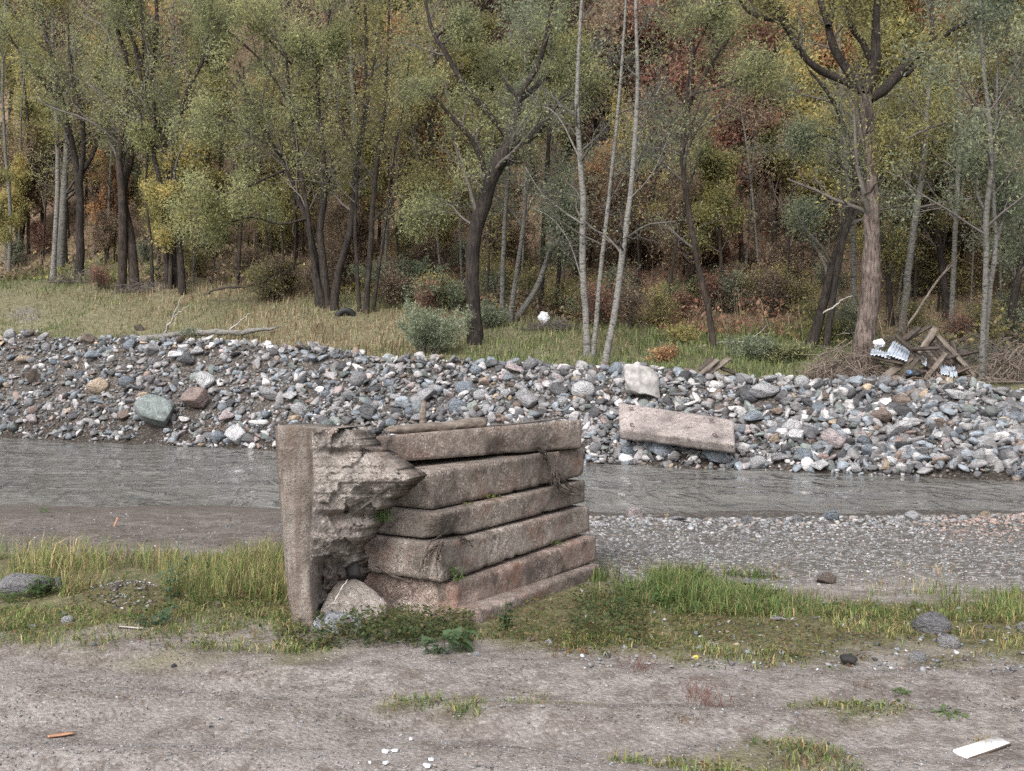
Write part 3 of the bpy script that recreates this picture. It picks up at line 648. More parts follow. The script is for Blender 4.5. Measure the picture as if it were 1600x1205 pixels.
# boulders one can point at: px, py of the centre, width in px, shape, colour, label
BIG = [
    (245, 652, 72, 'blocky', 'greenish', 'largest boulder on the far bank, green-grey with slanting seams'),
    (307, 631, 52, 'blocky', 'reddish', 'reddish brown boulder leaning beside the big green-grey boulder'),
    (149, 558, 32, 'angular', 'bluish', 'angular blue-grey boulder alone in fine gravel near the bank crest below the dark trunk cluster'),
    (322, 600, 36, 'blocky', 'pale', 'pale cracked boulder just above the reddish brown boulder'),
    (276, 556, 32, 'slab-like', 'white', 'flat whitish slab-stone under the fallen log, propped on another'),
    (312, 549, 28, 'angular', 'pale', 'slanting pale wedge-shaped rock under the middle of the fallen log'),
    (295, 565, 34, 'angular', 'dark', 'dark angular rock beneath the flat whitish slab-stone'),
    (154, 608, 30, 'rounded', 'tan', 'tan-grey rounded boulder midway up the bank under the angular blue-grey one'),
    (146, 626, 26, 'slab-like', 'bluish', 'flat blue-grey rock directly under the tan-grey rounded boulder'),
    (370, 682, 42, 'blocky', 'pale', 'pale faceted boulder standing in the water margin near the broken panel'),
    (358, 650, 32, 'angular', 'pinkish', 'pinkish wedge-shaped rock above the pale faceted boulder'),
    (52, 658, 26, 'angular', 'pinkish', 'pinkish angular stone close to the water at the upstream end of the bank'),
    (20, 668, 28, 'angular', 'greenish', 'dark green-grey stone at the water at the far upstream end'),
    (36, 562, 28, 'long flat', 'tan', 'long flat cream-coloured stone lying in fine gravel at the upstream end'),
    (420, 617, 46, 'long flat', 'grey', 'long flat grey boulder high above the top of the broken panel'),
    (455, 622, 34, 'slab-like', 'pale', 'pale tilted slab-stone between the long flat grey boulder and the stack'),
    (468, 643, 26, 'rounded', 'pale', 'pale banded rounded rock just above the broken panel'),
    (577, 648, 34, 'blocky', 'dark', 'dark upright block of rock behind the top slab near the stake'),
    (725, 609, 26, 'rounded', 'bluish', 'rounded blue-grey rock in line under the leaning dark tree'),
    (752, 620, 22, 'rounded', 'pale', 'pale banded oval rock a little down-slope of the rounded blue-grey one'),
    (826, 626, 42, 'blocky', 'grey', 'large smooth grey boulder midway up the bank above the far end of the stack'),
    (743, 582, 26, 'blocky', 'bluish', 'square blue-grey rock near the crest behind the leaning dark tree foot'),
    (912, 612, 34, 'rounded', 'pale', 'rounded striped pale rock below the three birches'),
    (803, 577, 34, 'slab-like', 'pinkish', 'long pinkish flat stone on the crest between leaning tree and birches'),
    (829, 570, 22, 'rounded', 'grey', 'grey rounded stone perched on the crest beside the long pinkish flat stone'),
    (1030, 700, 46, 'blocky', 'bluish', 'blocky blue-grey boulder under the lower edge of the pinkish slab'),
    (1062, 692, 34, 'blocky', 'grey', 'grey boulder leaning against the lower edge of the pinkish slab'),
    (1112, 714, 50, 'long flat', 'bluish', 'long striped blue-grey boulder at the water below the pinkish slab'),
    (982, 708, 22, 'rounded', 'bluish', 'small light blue rounded boulder at the water just upstream of the pinkish slab'),
    (1168, 619, 40, 'blocky', 'dark', 'dark wedge-shaped boulder on the upper bank beyond the pinkish slab'),
    (1196, 610, 52, 'long flat', 'pale', 'long pale rock resting on the dark wedge-shaped boulder'),
    (1176, 652, 46, 'slab-like', 'bluish', 'flat grey-blue rock off the far corner of the pinkish slab'),
    (1234, 667, 28, 'rounded', 'pale', 'pale rounded boulder beside the flat grey-blue rock'),
    (1209, 689, 26, 'angular', 'tan', 'orange-tan angular rock low on the bank past the pinkish slab'),
    (1243, 684, 32, 'blocky', 'white', 'whitish angular boulder next to the orange-tan rock'),
    (1218, 717, 36, 'slab-like', 'grey', 'slanting pale grey slab-stone at the water past the pinkish slab'),
    (1256, 713, 30, 'blocky', 'bluish', 'blue-grey boulder at the water below the whitish angular one'),
    (1306, 690, 44, 'blocky', 'pinkish', 'large brownish pink boulder low on the bank under the great split-limbed tree'),
    (1376, 656, 42, 'angular', 'brown', 'dark brown jagged rock under the sheet-metal wreckage'),
    (1287, 620, 24, 'blocky', 'brown', 'rusty brown block near the crest before the great split-limbed tree'),
    (1531, 720, 30, 'rounded', 'pale', 'pale rounded boulder near the water at the downstream end'),
    (1407, 728, 24, 'angular', 'reddish', 'pink-red rock at the water under the sheet-metal wreckage'),
    (1394, 727, 18, 'rounded', 'white', 'bright white stone beside the pink-red rock at the water'),
    (1282, 727, 40, 'slab-like', 'pale', 'pale slab-stone lying half in the water under the great tree'),
    (1590, 655, 24, 'blocky', 'bluish', 'blue-grey block at the downstream end near the crest'),
    (1490, 622, 38, 'long flat', 'pale', 'pale long rock on the crest just before the wreckage'),
]
for px, py, wpx, sh, colr, lab in BIG:
    x, y, z = far_pt(px, py + wpx * .18); r = wpx / 2 / F * y * 1.05
    put_stone(x, y - r * .25, z + r * .42, r * 1.12, shp(sh), (RS.normal(0, .2) + .45, RS.normal(0, .2), RS.normal(0, .35)), PAL[colr], lab)
# the pale upright boulder behind the slab
x, y, z = far_pt(1002, 628); rg = np.random.default_rng(3)
v, f = rock(rg, 4, 16, (.54, .45, .66), .12, (.4, .68)); v[:, 2] *= 1.0
o = obj('rock', mesh('rock', v, [f], False), M['lime']); o.location = (x, y - .1, z + .42); tag(o, 'upright pale weathered boulder standing behind the pinkish slab', 'rock'); SPOTS.append((x, y, .45))
# near stones
NEARS = [
    (36, 912, 104, 'flat', 'grey', 'large flat grey boulder in grass at the track side, leafy weeds before it', .55),
    (94, 912, 24, 'rounded', 'bluish', 'small blue-grey stone against the end of the large flat grey boulder', .8),
    (1455, 968, 58, 'rounded', 'grey', 'grey domed stone in the grass, largest on the gravel side of the track', .55),
    (1482, 997, 34, 'rounded', 'pale', 'pale round stone just before the grey domed stone', .6), (1463, 993, 12, 'blocky', 'white', 'tiny white stone beside the pale round one', .8),
    (1434, 1023, 27, 'rounded', 'pale', 'pale oval stone in the grass near the black charred lump', .6), (1215, 961, 30, 'slab-like', 'pale', 'pale flat stone among short grass beyond the yellow peel', .5),
    (1288, 900, 36, 'flat', 'brown', 'dark brown stone where the grass meets the gravel bar', .6), (1217, 912, 34, 'slab-like', 'pale', 'pale flat stone at the edge of gravel beside the dark brown one', .5),
    (1172, 905, 40, 'slab-like', 'grey', 'thin grey slab-stone lying on the gravel beyond the tall green grass', .4), (1545, 970, 20, 'slab-like', 'grey', 'small grey stone beyond the grey domed one', .6), (1596, 968, 22, 'rounded', 'pale', 'pale stone at the very edge of the grass belt', .5),
    (990, 797, 42, 'angular', 'pinkish', 'pointed grey-pink rock at the near waterline past the stack', .8), (1015, 801, 14, 'blocky', 'white', 'small white block next to the pointed grey-pink rock', .8),
    (1042, 800, 10, 'rounded', 'tan', 'little tan stone at the near waterline', .8), (1297, 800, 40, 'angular', 'bluish', 'blue-grey rock at the near waterline, middle of the gravel bar', .7), (1425, 804, 34, 'blocky', 'pale', 'pale wedge-shaped rock at the near waterline downstream', .8),
    (1395, 806, 30, 'slab-like', 'pale', 'flat pale rock touching the pale wedge-shaped one', .4), (1212, 805, 30, 'slab-like', 'grey', 'flat grey rock at the near waterline with a rusty scrap beside it', .5), (1168, 809, 22, 'rounded', 'grey', 'rounded grey stone at the near waterline upstream of the flat grey one', .6),
    (1246, 806, 18, 'rounded', 'grey', 'small grey stone between two waterline rocks', .6), (1540, 804, 18, 'rounded', 'tan', 'orange-tan stone among the reddish shingle at the waterline', .7), (1505, 808, 16, 'rounded', 'white', 'pale stone among the reddish shingle', .7),
    (1060, 806, 40, 'slab-like', 'grey', 'long flat grey stone barely above the near waterline', .35), (1160, 835, 14, 'rounded', 'pale', 'light stone midway on the gravel bar', .6),
    (105, 973, 18, 'rounded', 'white', 'white pebble among weeds before the large flat boulder', .7), (100, 965, 10, 'rounded', 'pale', 'smaller pale pebble behind the white one', .7), (52, 984, 12, 'rounded', 'pale', 'pale pebble at the track edge', .7), (72, 984, 9, 'blocky', 'tan', 'tan pebble at the track edge', .7),
    (340, 952, 20, 'angular', 'tan', 'tan tilted stone sticking up between grass tufts', .9), (178, 938, 22, 'angular', 'pinkish', 'pale pinkish stone on the small rubble heap', .8), (224, 938, 16, 'angular', 'tan', 'tan stone at the end of the small rubble heap', .9), (170, 923, 22, 'slab-like', 'pale', 'pale flat stone on top of the small rubble heap', .7), (196, 930, 14, 'angular', 'pale', 'little angular stone in the middle of the rubble heap', .8), (160, 930, 12, 'angular', 'white', 'tiny white stone in the rubble heap', .8), (207, 934, 10, 'blocky', 'dark', 'dark bit of stone in the rubble heap', .8),
    (242, 1015, 12, 'slab-like', 'pale', 'small flat pale stone lying before the heap', .5), (148, 1014, 16, 'slab-like', 'bluish', 'thin bluish stone on the track margin', .4), (272, 1038, 9, 'rounded', 'dark', 'small dark stone on the bare track', .8), (330, 1128, 13, 'slab-like', 'bluish', 'thin blue-grey stone flat on the track', .35), (90, 1201, 14, 'slab-like', 'white', 'white flat pebble at the bottom of the track', .5),
    (830, 1002, 22, 'angular', 'tan', 'tan upright stone in weeds past the stack', 1.1), (857, 1008, 14, 'rounded', 'white', 'white pebble beside the tan upright stone', .7), (745, 1029, 14, 'rounded', 'pale', 'pale pebble in front of the broad-leaved weed', .7), (706, 1041, 14, 'slab-like', 'pale', 'flat pale pebble on the track before the broad-leaved weed', .5),
]
for px, py, wpx, sh, colr, lab, hf in NEARS:
    x, y = near_pt(px, py + wpx * .2); x, y = float(x), float(y); r = wpx / 2 / F * y * 1.05
    o = put_stone(x, y, float(H(x, y)) + r * .25, r, shp(sh), (RS.normal(0, .12), RS.normal(0, .12), RS.normal(0, .4)), PAL[colr], lab, 'rock' if wpx > 15 else 'pebble', None, 'rock' if wpx > 15 else 'pebble')
    o.scale = (r, r, r * (1.1 if hf > .5 else .8))
x, y = near_pt(1325, 1032); x, y = float(x), float(y); v, f = rock(np.random.default_rng(8), 3, 10, (.055, .05, .036), .12)
o = obj('charred_lump', mesh('charred_lump', v, [f], True), M['ash']); o.location = (x, y, float(H(x, y)) + .02); tag(o, 'black charred lump lying in short grass at the track edge', 'lump')

# medium stones of the far bank, as things of their own
LMK = [(0, 'the far upstream end'), (70, 'the pale thin birch'), (130, 'the forked dark trunk'), (210, 'the dark twin trunks'), (300, 'the fallen log'), (400, 'the bare fallen bough'), (510, 'the many-stemmed willow'), (590, 'the thin-stemmed clump'), (670, 'the silvery bush'), (740, 'the leaning dark tree'), (850, 'the white plastic sheet'), (930, 'the birch trio'), (1110, 'the slender crooked tree'), (1200, 'the reddish slope'), (1270, 'the slanting trunk'), (1345, 'the great split-limbed tree'), (1450, 'the sheet-metal wreckage'), (1560, 'the downstream tree pair')]
def landmark(px): return min(LMK, key=lambda a: abs(a[0] - px))[1]
def band(s):
    return 'touching the water' if s < .35 else 'low on the bank' if s < 1.2 else 'midway up the bank' if s < 2.2 else 'high on the bank' if s < 2.95 else 'on the bank crest'
cnt = 0; tries = 0
while cnt < 205 and tries < 6000:
    tries += 1
    px = RS.uniform(-10, 1610); s = RS.uniform(.05, 3.35); k_ = (px - CX) / F; y = (24.9 + 1.118 * s) / (1 + .5 * k_); x = k_ * y
    if px < 320 and RS.random() < .3: continue
    r = min(.17 * (RS.pareto(2.6) * .55 + 1), .42)
    z = float(H(x, y)); pxx, pyy = px_of(x, y, z)
    if 955 < pxx < 1155 and 600 < pyy < 720: continue
    if any((x - a) ** 2 + (y - b) ** 2 < ((r + c) * .8) ** 2 for a, b, c in SPOTS): continue
    sh = SHAPES[int(RS.integers(len(SHAPES)))]; cn = PK[int(RS.choice(len(PK), p=PW))]
    lab = f"{CNAME[cn]} {sh[1]} stone {band(s)} in line with {landmark(px)}"
    if lab in LABELS:
        alt = [a + lab for a in ('smaller ', 'tilted ', 'upturned ')] if r < .22 else [a + lab for a in ('larger ', 'big ', 'tilted big ')]
        lab = next((a for a in alt if a not in LABELS), None)
        if lab is None: continue
    put_stone(x, y, z + r * .38, r, sh, (RS.normal(0, .35) + .3, RS.normal(0, .3), RS.uniform(0, 6.3)), PAL[cn], lab, 'stone', 'stones of the far bank', 'stone'); cnt += 1

# the mass of smaller stones: one mesh per stretch would hide nothing, so it is one object of stuff
def stone_mass(name, pts, rad, cols, rng, sub, flat=.6, tilt=.5, lift=.15):
    base = [rock(rng, sub, 11 if sub > 1 else 6, (1, rng.uniform(.5, .9), rng.uniform(.3, .65)), .06, (.34, .72)) for _ in range(16)]
    n = len(pts); which = rng.integers(0, 16, n); V = []; Fc = []; C = []; tot = 0
    for b in range(16):
        m = which == b; k_ = m.sum()
        if not k_: continue
        v, f = base[b]; a = rng.uniform(0, 6.283, k_); t1 = rng.normal(0, tilt, k_); t2 = rng.normal(0, tilt, k_)
        ca, sa, c1, s1, c2, s2 = np.cos(a), np.sin(a), np.cos(t1), np.sin(t1), np.cos(t2), np.sin(t2)
        vx = v[None, :, 0] * np.ones((k_, 1)); vy = v[None, :, 1] * np.ones((k_, 1)); vz = v[None, :, 2] * np.ones((k_, 1))
        vx, vy = vx * ca[:, None] - vy * sa[:, None], vx * sa[:, None] + vy * ca[:, None]
        vy, vz = vy * c1[:, None] - vz * s1[:, None], vy * s1[:, None] + vz * c1[:, None]
        vx, vz = vx * c2[:, None] - vz * s2[:, None], vx * s2[:, None] + vz * c2[:, None]
        r = rad[m][:, None]; p = pts[m]
        V.append(np.stack([p[:, :1] + vx * r, p[:, 1:2] + vy * r, p[:, 2:] + vz * r + lift * r], -1).reshape(-1, 3))
        Fc.append((f[None] + (np.arange(k_) * len(v))[:, None, None] + tot).reshape(-1, 3)); tot += k_ * len(v)
        C.append(np.repeat(cols[m], len(v), 0))
    return np.concatenate(V), np.concatenate(Fc), np.concatenate(C)
def colours(n, rng, w=None, var=.2):
    c = np.array([PAL[k_] for k_ in PK])[rng.choice(len(PK), n, p=PW if w is None else w)]; return c * rng.uniform(1 - var, 1 + var, (n, 1))
def bank_pts(n, rng, lo, hi, smax=3.7):
    px = rng.uniform(-270, 1870, n); s = rng.uniform(-.05, smax, n); k_ = (px - CX) / F; y = (24.9 + 1.118 * s) / (1 + .5 * k_); x = k_ * y
    return np.stack([x, y, H(x, y)], 1), np.exp(rng.uniform(np.log(lo), np.log(hi), n)), px
mb = MB(); rg = np.random.default_rng(55)
def clear(p, r):
    sp = np.array(SPOTS); keep = np.ones(len(p), bool)
    for a, b, c in sp[sp[:, 2] > .1]: keep &= (p[:, 0] - a) ** 2 + (p[:, 1] - b) ** 2 > (c * .55) ** 2
    return keep
for n_, lo_, hi_, sb_, smx, lf, br in ((3600, .13, .26, 2, 3.6, .38, .95), (9300, .06, .13, 1, 3.7, .34, .86), (9800, .026, .06, 1, 3.8, .3, .75)):
    p, r, px = bank_pts(n_, rg, lo_, hi_, smx); keep = clear(p, r)
    if lo_ > .06: keep &= (px > 330) | (rg.random(len(px)) < (.62 if lo_ > .1 else .97))
    p, r = p[keep], r[keep]; V, Fc, C = stone_mass('a', p, r, colours(len(p), rg, None, .35) * br * [1.0, .975, .95], rg, sb_, tilt=.6, lift=lf); mb.add(V, t=Fc, col=C)
o = mb.build('bank_stones', M['stones'], None, False); kind(o, 'stuff', 'grey river stones and gravel heaped along the far bank', 'stones')
# shingle of the near gravel bar and pebbles on the track
mb = MB(); rg = np.random.default_rng(56); n = 8500
py = 806 + 112 * rg.random(n) ** 1.25; px = rg.uniform(900, 1720, n); x, y = near_pt(px, py); ok = (x > .55 + .35 * rg.normal(0, 1, n)) | (y < 0); x, y, py, px = x[ok], y[ok], py[ok], px[ok]
r = np.exp(rg.uniform(np.log(.010), np.log(.05), len(x))) * np.interp(py, [806, 825, 850, 915], [1.8, 1.0, .6, .4])
c = np.minimum(colours(len(x), rg) * .75 + np.array([.06, .051, .042]), .34); red = sst(1350, 1560, px) * sst(880, 815, py) * rg.random(len(px)); c = np.where((red > .35)[:, None], np.array([.255, .19, .165]) * rg.uniform(.7, 1.3, (len(x), 1)), c)
V, Fc, C = stone_mass('c', np.stack([x, y, H(x, y)], 1), r, c, rg, 1, tilt=.25, lift=.1); mb.add(V, t=Fc, col=C)
n = 7000; py = 1010 + 230 * rg.random(n); px = rg.uniform(-60, 1660, n); x, y = near_pt(px, py)
V, Fc, C = stone_mass('d', np.stack([x, y, H(x, y)], 1), np.exp(rg.uniform(np.log(.003), np.log(.013), n)), np.minimum(colours(n, rg) * .75 + [.05, .042, .038], .27), rg, 1, tilt=.25, lift=.05); mb.add(V, t=Fc, col=C)
n = 520; px = rg.uniform(900, 1620, n); py = rg.uniform(930, 1055, n); x, y = near_pt(px, py)
V, Fc, C = stone_mass('g', np.stack([x, y, H(x, y)], 1), np.exp(rg.uniform(np.log(.006), np.log(.028), n)), colours(n, rg), rg, 1, tilt=.3, lift=.3); mb.add(V, t=Fc, col=C)
n = 260; px = rg.normal(192, 26, n); py = rg.normal(937, 12, n); x, y = near_pt(px, py)
V, Fc, C = stone_mass('h', np.stack([x, y, H(x, y)], 1), np.exp(rg.uniform(np.log(.006), np.log(.03), n)), colours(n, rg) + [.05, .03, .02], rg, 1, tilt=.4, lift=.2); mb.add(V, t=Fc, col=C)
n = 700; py = 806 + 60 * rg.random(n); px = rg.uniform(-80, 440, n); x, y = near_pt(px, py)
V, Fc, C = stone_mass('e', np.stack([x, y, H(x, y)], 1), np.exp(rg.uniform(np.log(.008), np.log(.03), n)), colours(n, rg) * .7, rg, 1, tilt=.25, lift=0); mb.add(V, t=Fc, col=C)
o = mb.build('gravel', M['stones'], None, False); kind(o, 'stuff', 'loose shingle of the near gravel bar and pebbles of the track', 'gravel')

# ------------------------------------------------------------------ trees
UP = np.array([0, 0, 1.])
def grow(P, R, m, tmin, ang, lenf, K, wander, bias, rng, rf=.55, lens=None, tmax=1., minl=0):
    """m children on each parent polyline"""
    N, Kp, _ = P.shape
    if lens is None: lens = np.linalg.norm(np.diff(P, axis=1), axis=2).sum(1)
    i = np.repeat(np.arange(N), m); t = rng.uniform(tmin, tmax, len(i)); u = t * (Kp - 1); a = np.clip(u.astype(int), 0, Kp - 2); f = (u - a)[:, None]
    pos = P[i, a] * (1 - f) + P[i, a + 1] * f; tan = unit(P[i, a + 1] - P[i, a]); r = R[i, a] * (1 - f[:, 0]) + R[i, a + 1] * f[:, 0]
    perp = unit(np.cross(tan, rng.normal(0, 1, (len(i), 3)))); th = rng.normal(ang, .22, len(i))[:, None]
    d = unit(tan * np.cos(th) + perp * np.sin(th) + bias * .5)
    L = np.maximum(lens[i] * lenf * (1.1 - .5 * t) * rng.uniform(.55, 1.35, len(i)), minl)
    C = np.zeros((len(i), K, 3)); C[:, 0] = pos
    for k in range(1, K):
        d = unit(d + rng.normal(0, wander, d.shape) + bias * .28); C[:, k] = C[:, k - 1] + d * (L / (K - 1))[:, None]
    r0 = np.minimum(r * rf, L * .03); return C, r0[:, None] * np.linspace(1, .3, K)[None], L
def leaves(P, n, size, rng, pal, w, jit=.05, droop=.3, aspect=.36, clump=.7, tri=False, fr=(.1, 1.)):
    """n leaf blades along the twigs P; pal: list of colours, mixed by a slow noise so that the crown has its own lighter and yellower clumps"""
    N, K, _ = P.shape; i = rng.integers(0, N, n); u = rng.uniform(*fr, n) * (K - 1); a = np.clip(u.astype(int), 0, K - 2); f = (u - a)[:, None]
    c = P[i, a] * (1 - f) + P[i, a + 1] * f + rng.normal(0, jit, (n, 3))
    ax = unit(rng.normal(0, 1, (n, 3)) - UP * droop); b = unit(np.cross(ax, rng.normal(0, 1, (n, 3)))); L = size * rng.uniform(.6, 1.4, (n, 1)); wd = L * aspect * .5
    pal = np.array(pal); cw = np.cumsum(w) / np.sum(w); k = np.clip(.5 + .5 * clump * fbm3(c, .9, 5, 2) * 1.6 + rng.normal(0, .28, n), 0, .999)
    col = pal[np.searchsorted(cw, k)] * rng.uniform(.88, 1.12, (n, 1))
    if tri:
        V = np.stack([c - b * wd, c + b * wd, c + ax * L], 1).reshape(-1, 3); return V, np.arange(3 * n).reshape(-1, 3), np.repeat(col, 3, 0)
    V = np.stack([c, c + ax * L * .45 - b * wd, c + ax * L, c + ax * L * .45 + b * wd], 1).reshape(-1, 3)
    return V, np.arange(4 * n).reshape(-1, 4), np.repeat(col, 4, 0)
G_WIL = [(.075, .082, .04), (.112, .12, .054), (.155, .163, .068), (.20, .195, .075)]     # dull willow greens
G_GRY = [(.06, .074, .048), (.095, .112, .07), (.14, .158, .095), (.17, .17, .08)]
G_YEL = [(.115, .11, .035), (.20, .18, .05), (.29, .235, .062), (.34, .25, .06)]
G_ORG = [(.13, .065, .026), (.23, .11, .035), (.33, .165, .045), (.36, .22, .06)]
G_RED = [(.065, .03, .02), (.12, .048, .03), (.17, .07, .04), (.21, .105, .05)]
G_OLV = [(.07, .07, .026), (.12, .112, .038), (.175, .16, .05), (.23, .195, .055)]
G_BRN = [(.05, .036, .026), (.09, .063, .042), (.14, .10, .062), (.19, .14, .085)]
for _g, _k in ((G_WIL, 2.3), (G_GRY, 2.25), (G_YEL, 2.0), (G_ORG, 2.0), (G_RED, 2.6), (G_OLV, 2.25), (G_BRN, 2.6)):
    _w = .34 if _g in (G_ORG, G_RED) else .25 if _g is G_YEL else .2
    _g[:] = [tuple((c * (1 - _w) + sum(q_) / 3 * _w) * _k for c in q_) for q_ in _g]
WS = .72
def px_line(pts, d, dd=0.):
    """photo polyline [(px, py, width px)] at depth d, drifting dd metres in depth -> (n,4) x y z radius"""
    n = len(pts); out = []
    for j, (a, b, w) in enumerate(pts):
        e = d + dd * j / max(n - 1, 1); out.append([*ray(a, b, e), w * WS / 2 / F * e])
    return np.array(out)
def tree(name, base, stems, limbs=(), mat='bark_dark', label='', leaf=8000, pal=G_WIL, w=(1, 1.4, 1, .5), size=.11, seed=0, group='trees along the far bank', m1=9, m2=5, m3=4, d=None, ang=.75, spread=.38, t0=.36, bias=.12, twigmat='twig', droop=.3, jit=.2, l2=.5, flare=1.25, limbmat=None, lws=1., sw=1., cat='tree', tub=12):
    """stems, limbs: polylines in photo pixels, the depth taken from where the base stands on the ground"""
    rng = np.random.default_rng(1000 + seed)
    if d is None: bx, d, bz = far_pt(*base)
    bx = (base[0] - CX) / F * d; bz = float(H(bx, d))
    org = np.array([bx, d, bz]); root = empty(name, org); tag(root, label, cat, group)
    allP = []; allR = []; fine = []
    def tube_part(nm, l4, K, flare_):
        rs = smooth_line(l4, K, rng, 0); L = rs[:, :3].copy(); r = np.maximum(rs[:, 3], .006)
        if flare_ > 1: 
            h = L[:, 2] - L[0, 2]; r = r * (1 + (flare_ - 1) * np.exp(-h / .35)); L[0, 2] -= .25
        L[1:-1] += rng.normal(0, 1, (K - 2, 3)) * r[1:-1, None] * .06
        V, Q = tubes(L[None], r[None], tub)
        V += unit(V - np.repeat(L, tub, 0)) * (fbm3(V * [1, 1, .4], 5, seed, 3) * .16 * np.repeat(r, tub))[:, None]
        obj(nm, mesh(nm, V - org, [Q], True), M[(limbmat or mat) if nm == 'limb' else mat], root); P14 = smooth_line(np.concatenate([L, r[:, None]], 1), 14); allP.append(P14[:, :3]); allR.append(P14[:, 3])
    for j, s_ in enumerate(stems):
        l4 = px_line([(a_, b_, w_ * sw) for a_, b_, w_ in s_], d + rng.normal(0, .25) * (j > 0), rng.uniform(-.6, .6))
        if j == 0 or True:
            gx_, gy_ = l4[0, 0], l4[0, 1]; l4[0, 2] = min(l4[0, 2], float(H(gx_, gy_)) + .02)
        tube_part('trunk', l4, 26, flare)
    for j, s_ in enumerate(limbs): tube_part('limb', px_line([(a_, b_, w_ * lws) for a_, b_, w_ in s_], d, rng.uniform(-1.8, 1.8)), 20, 1.)
    P = np.array(allP); R = np.array(allR); B = UP * bias
    if m1 == 0: return root
    fr = np.full(len(P), t0); 
    ln = np.linalg.norm(np.diff(P, axis=1), axis=2).sum(1); ln = np.minimum(ln, 9.)
    c1, r1, L1 = grow(P, R, m1, t0, ang, spread, 7, .16, B, rng, .5, ln)
    c2, r2, L2 = grow(c1, r1, m2, .15, .7, l2, 5, .2, B * .6, rng, .6, L1, 1., .25)
    c3, r3, L3 = grow(c2, r2, m3, .15, .7, .55, 3, .22, B * .3 - UP * .05 * droop, rng, .6, L2, 1., .15)
    mb = MB(org); lo = .004
    for c_, r_, n_ in ((c1, r1, 4), (c2, r2, 3), (c3, r3, 3)):
        V, Q = tubes(c_, np.maximum(r_, lo), n_); mb.add(V, Q)
    kind(mb.build('twigs', M[twigmat], root, False), 'stuff')
    if leaf:
        cc = np.concatenate([c3, c2[:, 2:]]); V, Q, C = leaves(cc, int(leaf * 1.15), size * .77, rng, pal, w, jit, droop, .42, .7, True)
        me = mesh('crown', V - org, [Q], False, C); obj('crown', me, M['leaf'], root)
    return root

T = tree
# from the upstream end
T('slender_tree', (14, 432), [[(14, 432, 9), (16, 330, 8), (8, 230, 7), (4, 120, 6), (10, -40, 5)]], (), 'bark_grey', 'slender grey trunk at the far upstream edge of the wood', 5000, G_OLV, size=.12, seed=1, m1=14, spread=.28, t0=.4, tub=8)
T('birch_tree', (83, 436), [[(82, 436, 12), (86, 370, 11), (90, 300, 10), (89, 200, 9), (84, 110, 7), (80, -60, 5)]], (), 'bark_pale', 'thin birch with a pale lower trunk beside the forked dark tree upstream', 6000, G_OLV, size=.12, seed=2, m1=14, spread=.25, t0=.4, tub=8)
T('forked_tree', (124, 438), [[(124, 438, 19), (125, 350, 17), (124, 290, 16), (112, 225, 14), (97, 160, 12), (80, 90, 10), (62, 10, 8), (50, -80, 6)]],
  [[(125, 285, 12), (130, 240, 10), (128, 180, 9), (112, 110, 7), (105, 20, 5)], [(128, 272, 9), (148, 235, 7), (158, 190, 6), (163, 120, 5), (172, 30, 4)], [(95, 165, 7), (60, 120, 5), (30, 80, 4), (0, 30, 3)]], 'bark_dark', 'dark forked tree leaning upstream between thin birch and twin trunks', 12000, G_WIL, size=.12, seed=3, m1=9)
T('twin_trunk_tree', (205, 455), [[(190, 456, 20), (192, 380, 18), (190, 300, 17), (186, 245, 14), (196, 170, 13), (198, 100, 11), (182, 40, 9), (165, -60, 6)], [(212, 455, 22), (204, 370, 19), (192, 300, 17), (206, 240, 15), (213, 180, 14), (238, 110, 12), (245, 30, 9), (240, -80, 6)]],
  [[(230, 118, 9), (215, 80, 7), (200, 40, 6), (196, -10, 4)]], 'bark_brown', 'dark tree of two joined trunks with thick straight stems', 15000, G_WIL, size=.12, seed=4)
T('slim_dark_tree', (240, 452), [[(238, 452, 8), (236, 380, 6), (228, 300, 5), (232, 200, 5), (225, 100, 4), (220, 0, 3)]], (), 'bark_dark', 'very thin dark stem right beside the twin-trunk tree', 3500, G_OLV, size=.12, seed=5, m1=12, spread=.22, tub=6)
T('dark_cluster_tree', (270, 450), [[(262, 450, 15), (258, 380, 12), (255, 300, 11), (240, 240, 9), (240, 150, 8), (225, 60, 6), (215, -50, 4)], [(277, 450, 21), (272, 380, 18), (268, 320, 15), (260, 250, 12), (255, 215, 10), (228, 160, 8), (216, 100, 7), (200, 30, 5)], [(285, 448, 17), (280, 380, 14), (274, 290, 12), (273, 225, 10), (290, 150, 9), (318, 90, 7), (330, 10, 5)]],
  [[(258, 238, 8), (240, 225, 6), (222, 212, 5), (212, 200, 4)], [(310, 105, 6), (325, 85, 5), (345, 40, 4)]], 'bark_dark', 'dark clump of three stems just upstream of the green willow foliage', 17000, G_WIL, size=.12, seed=6)
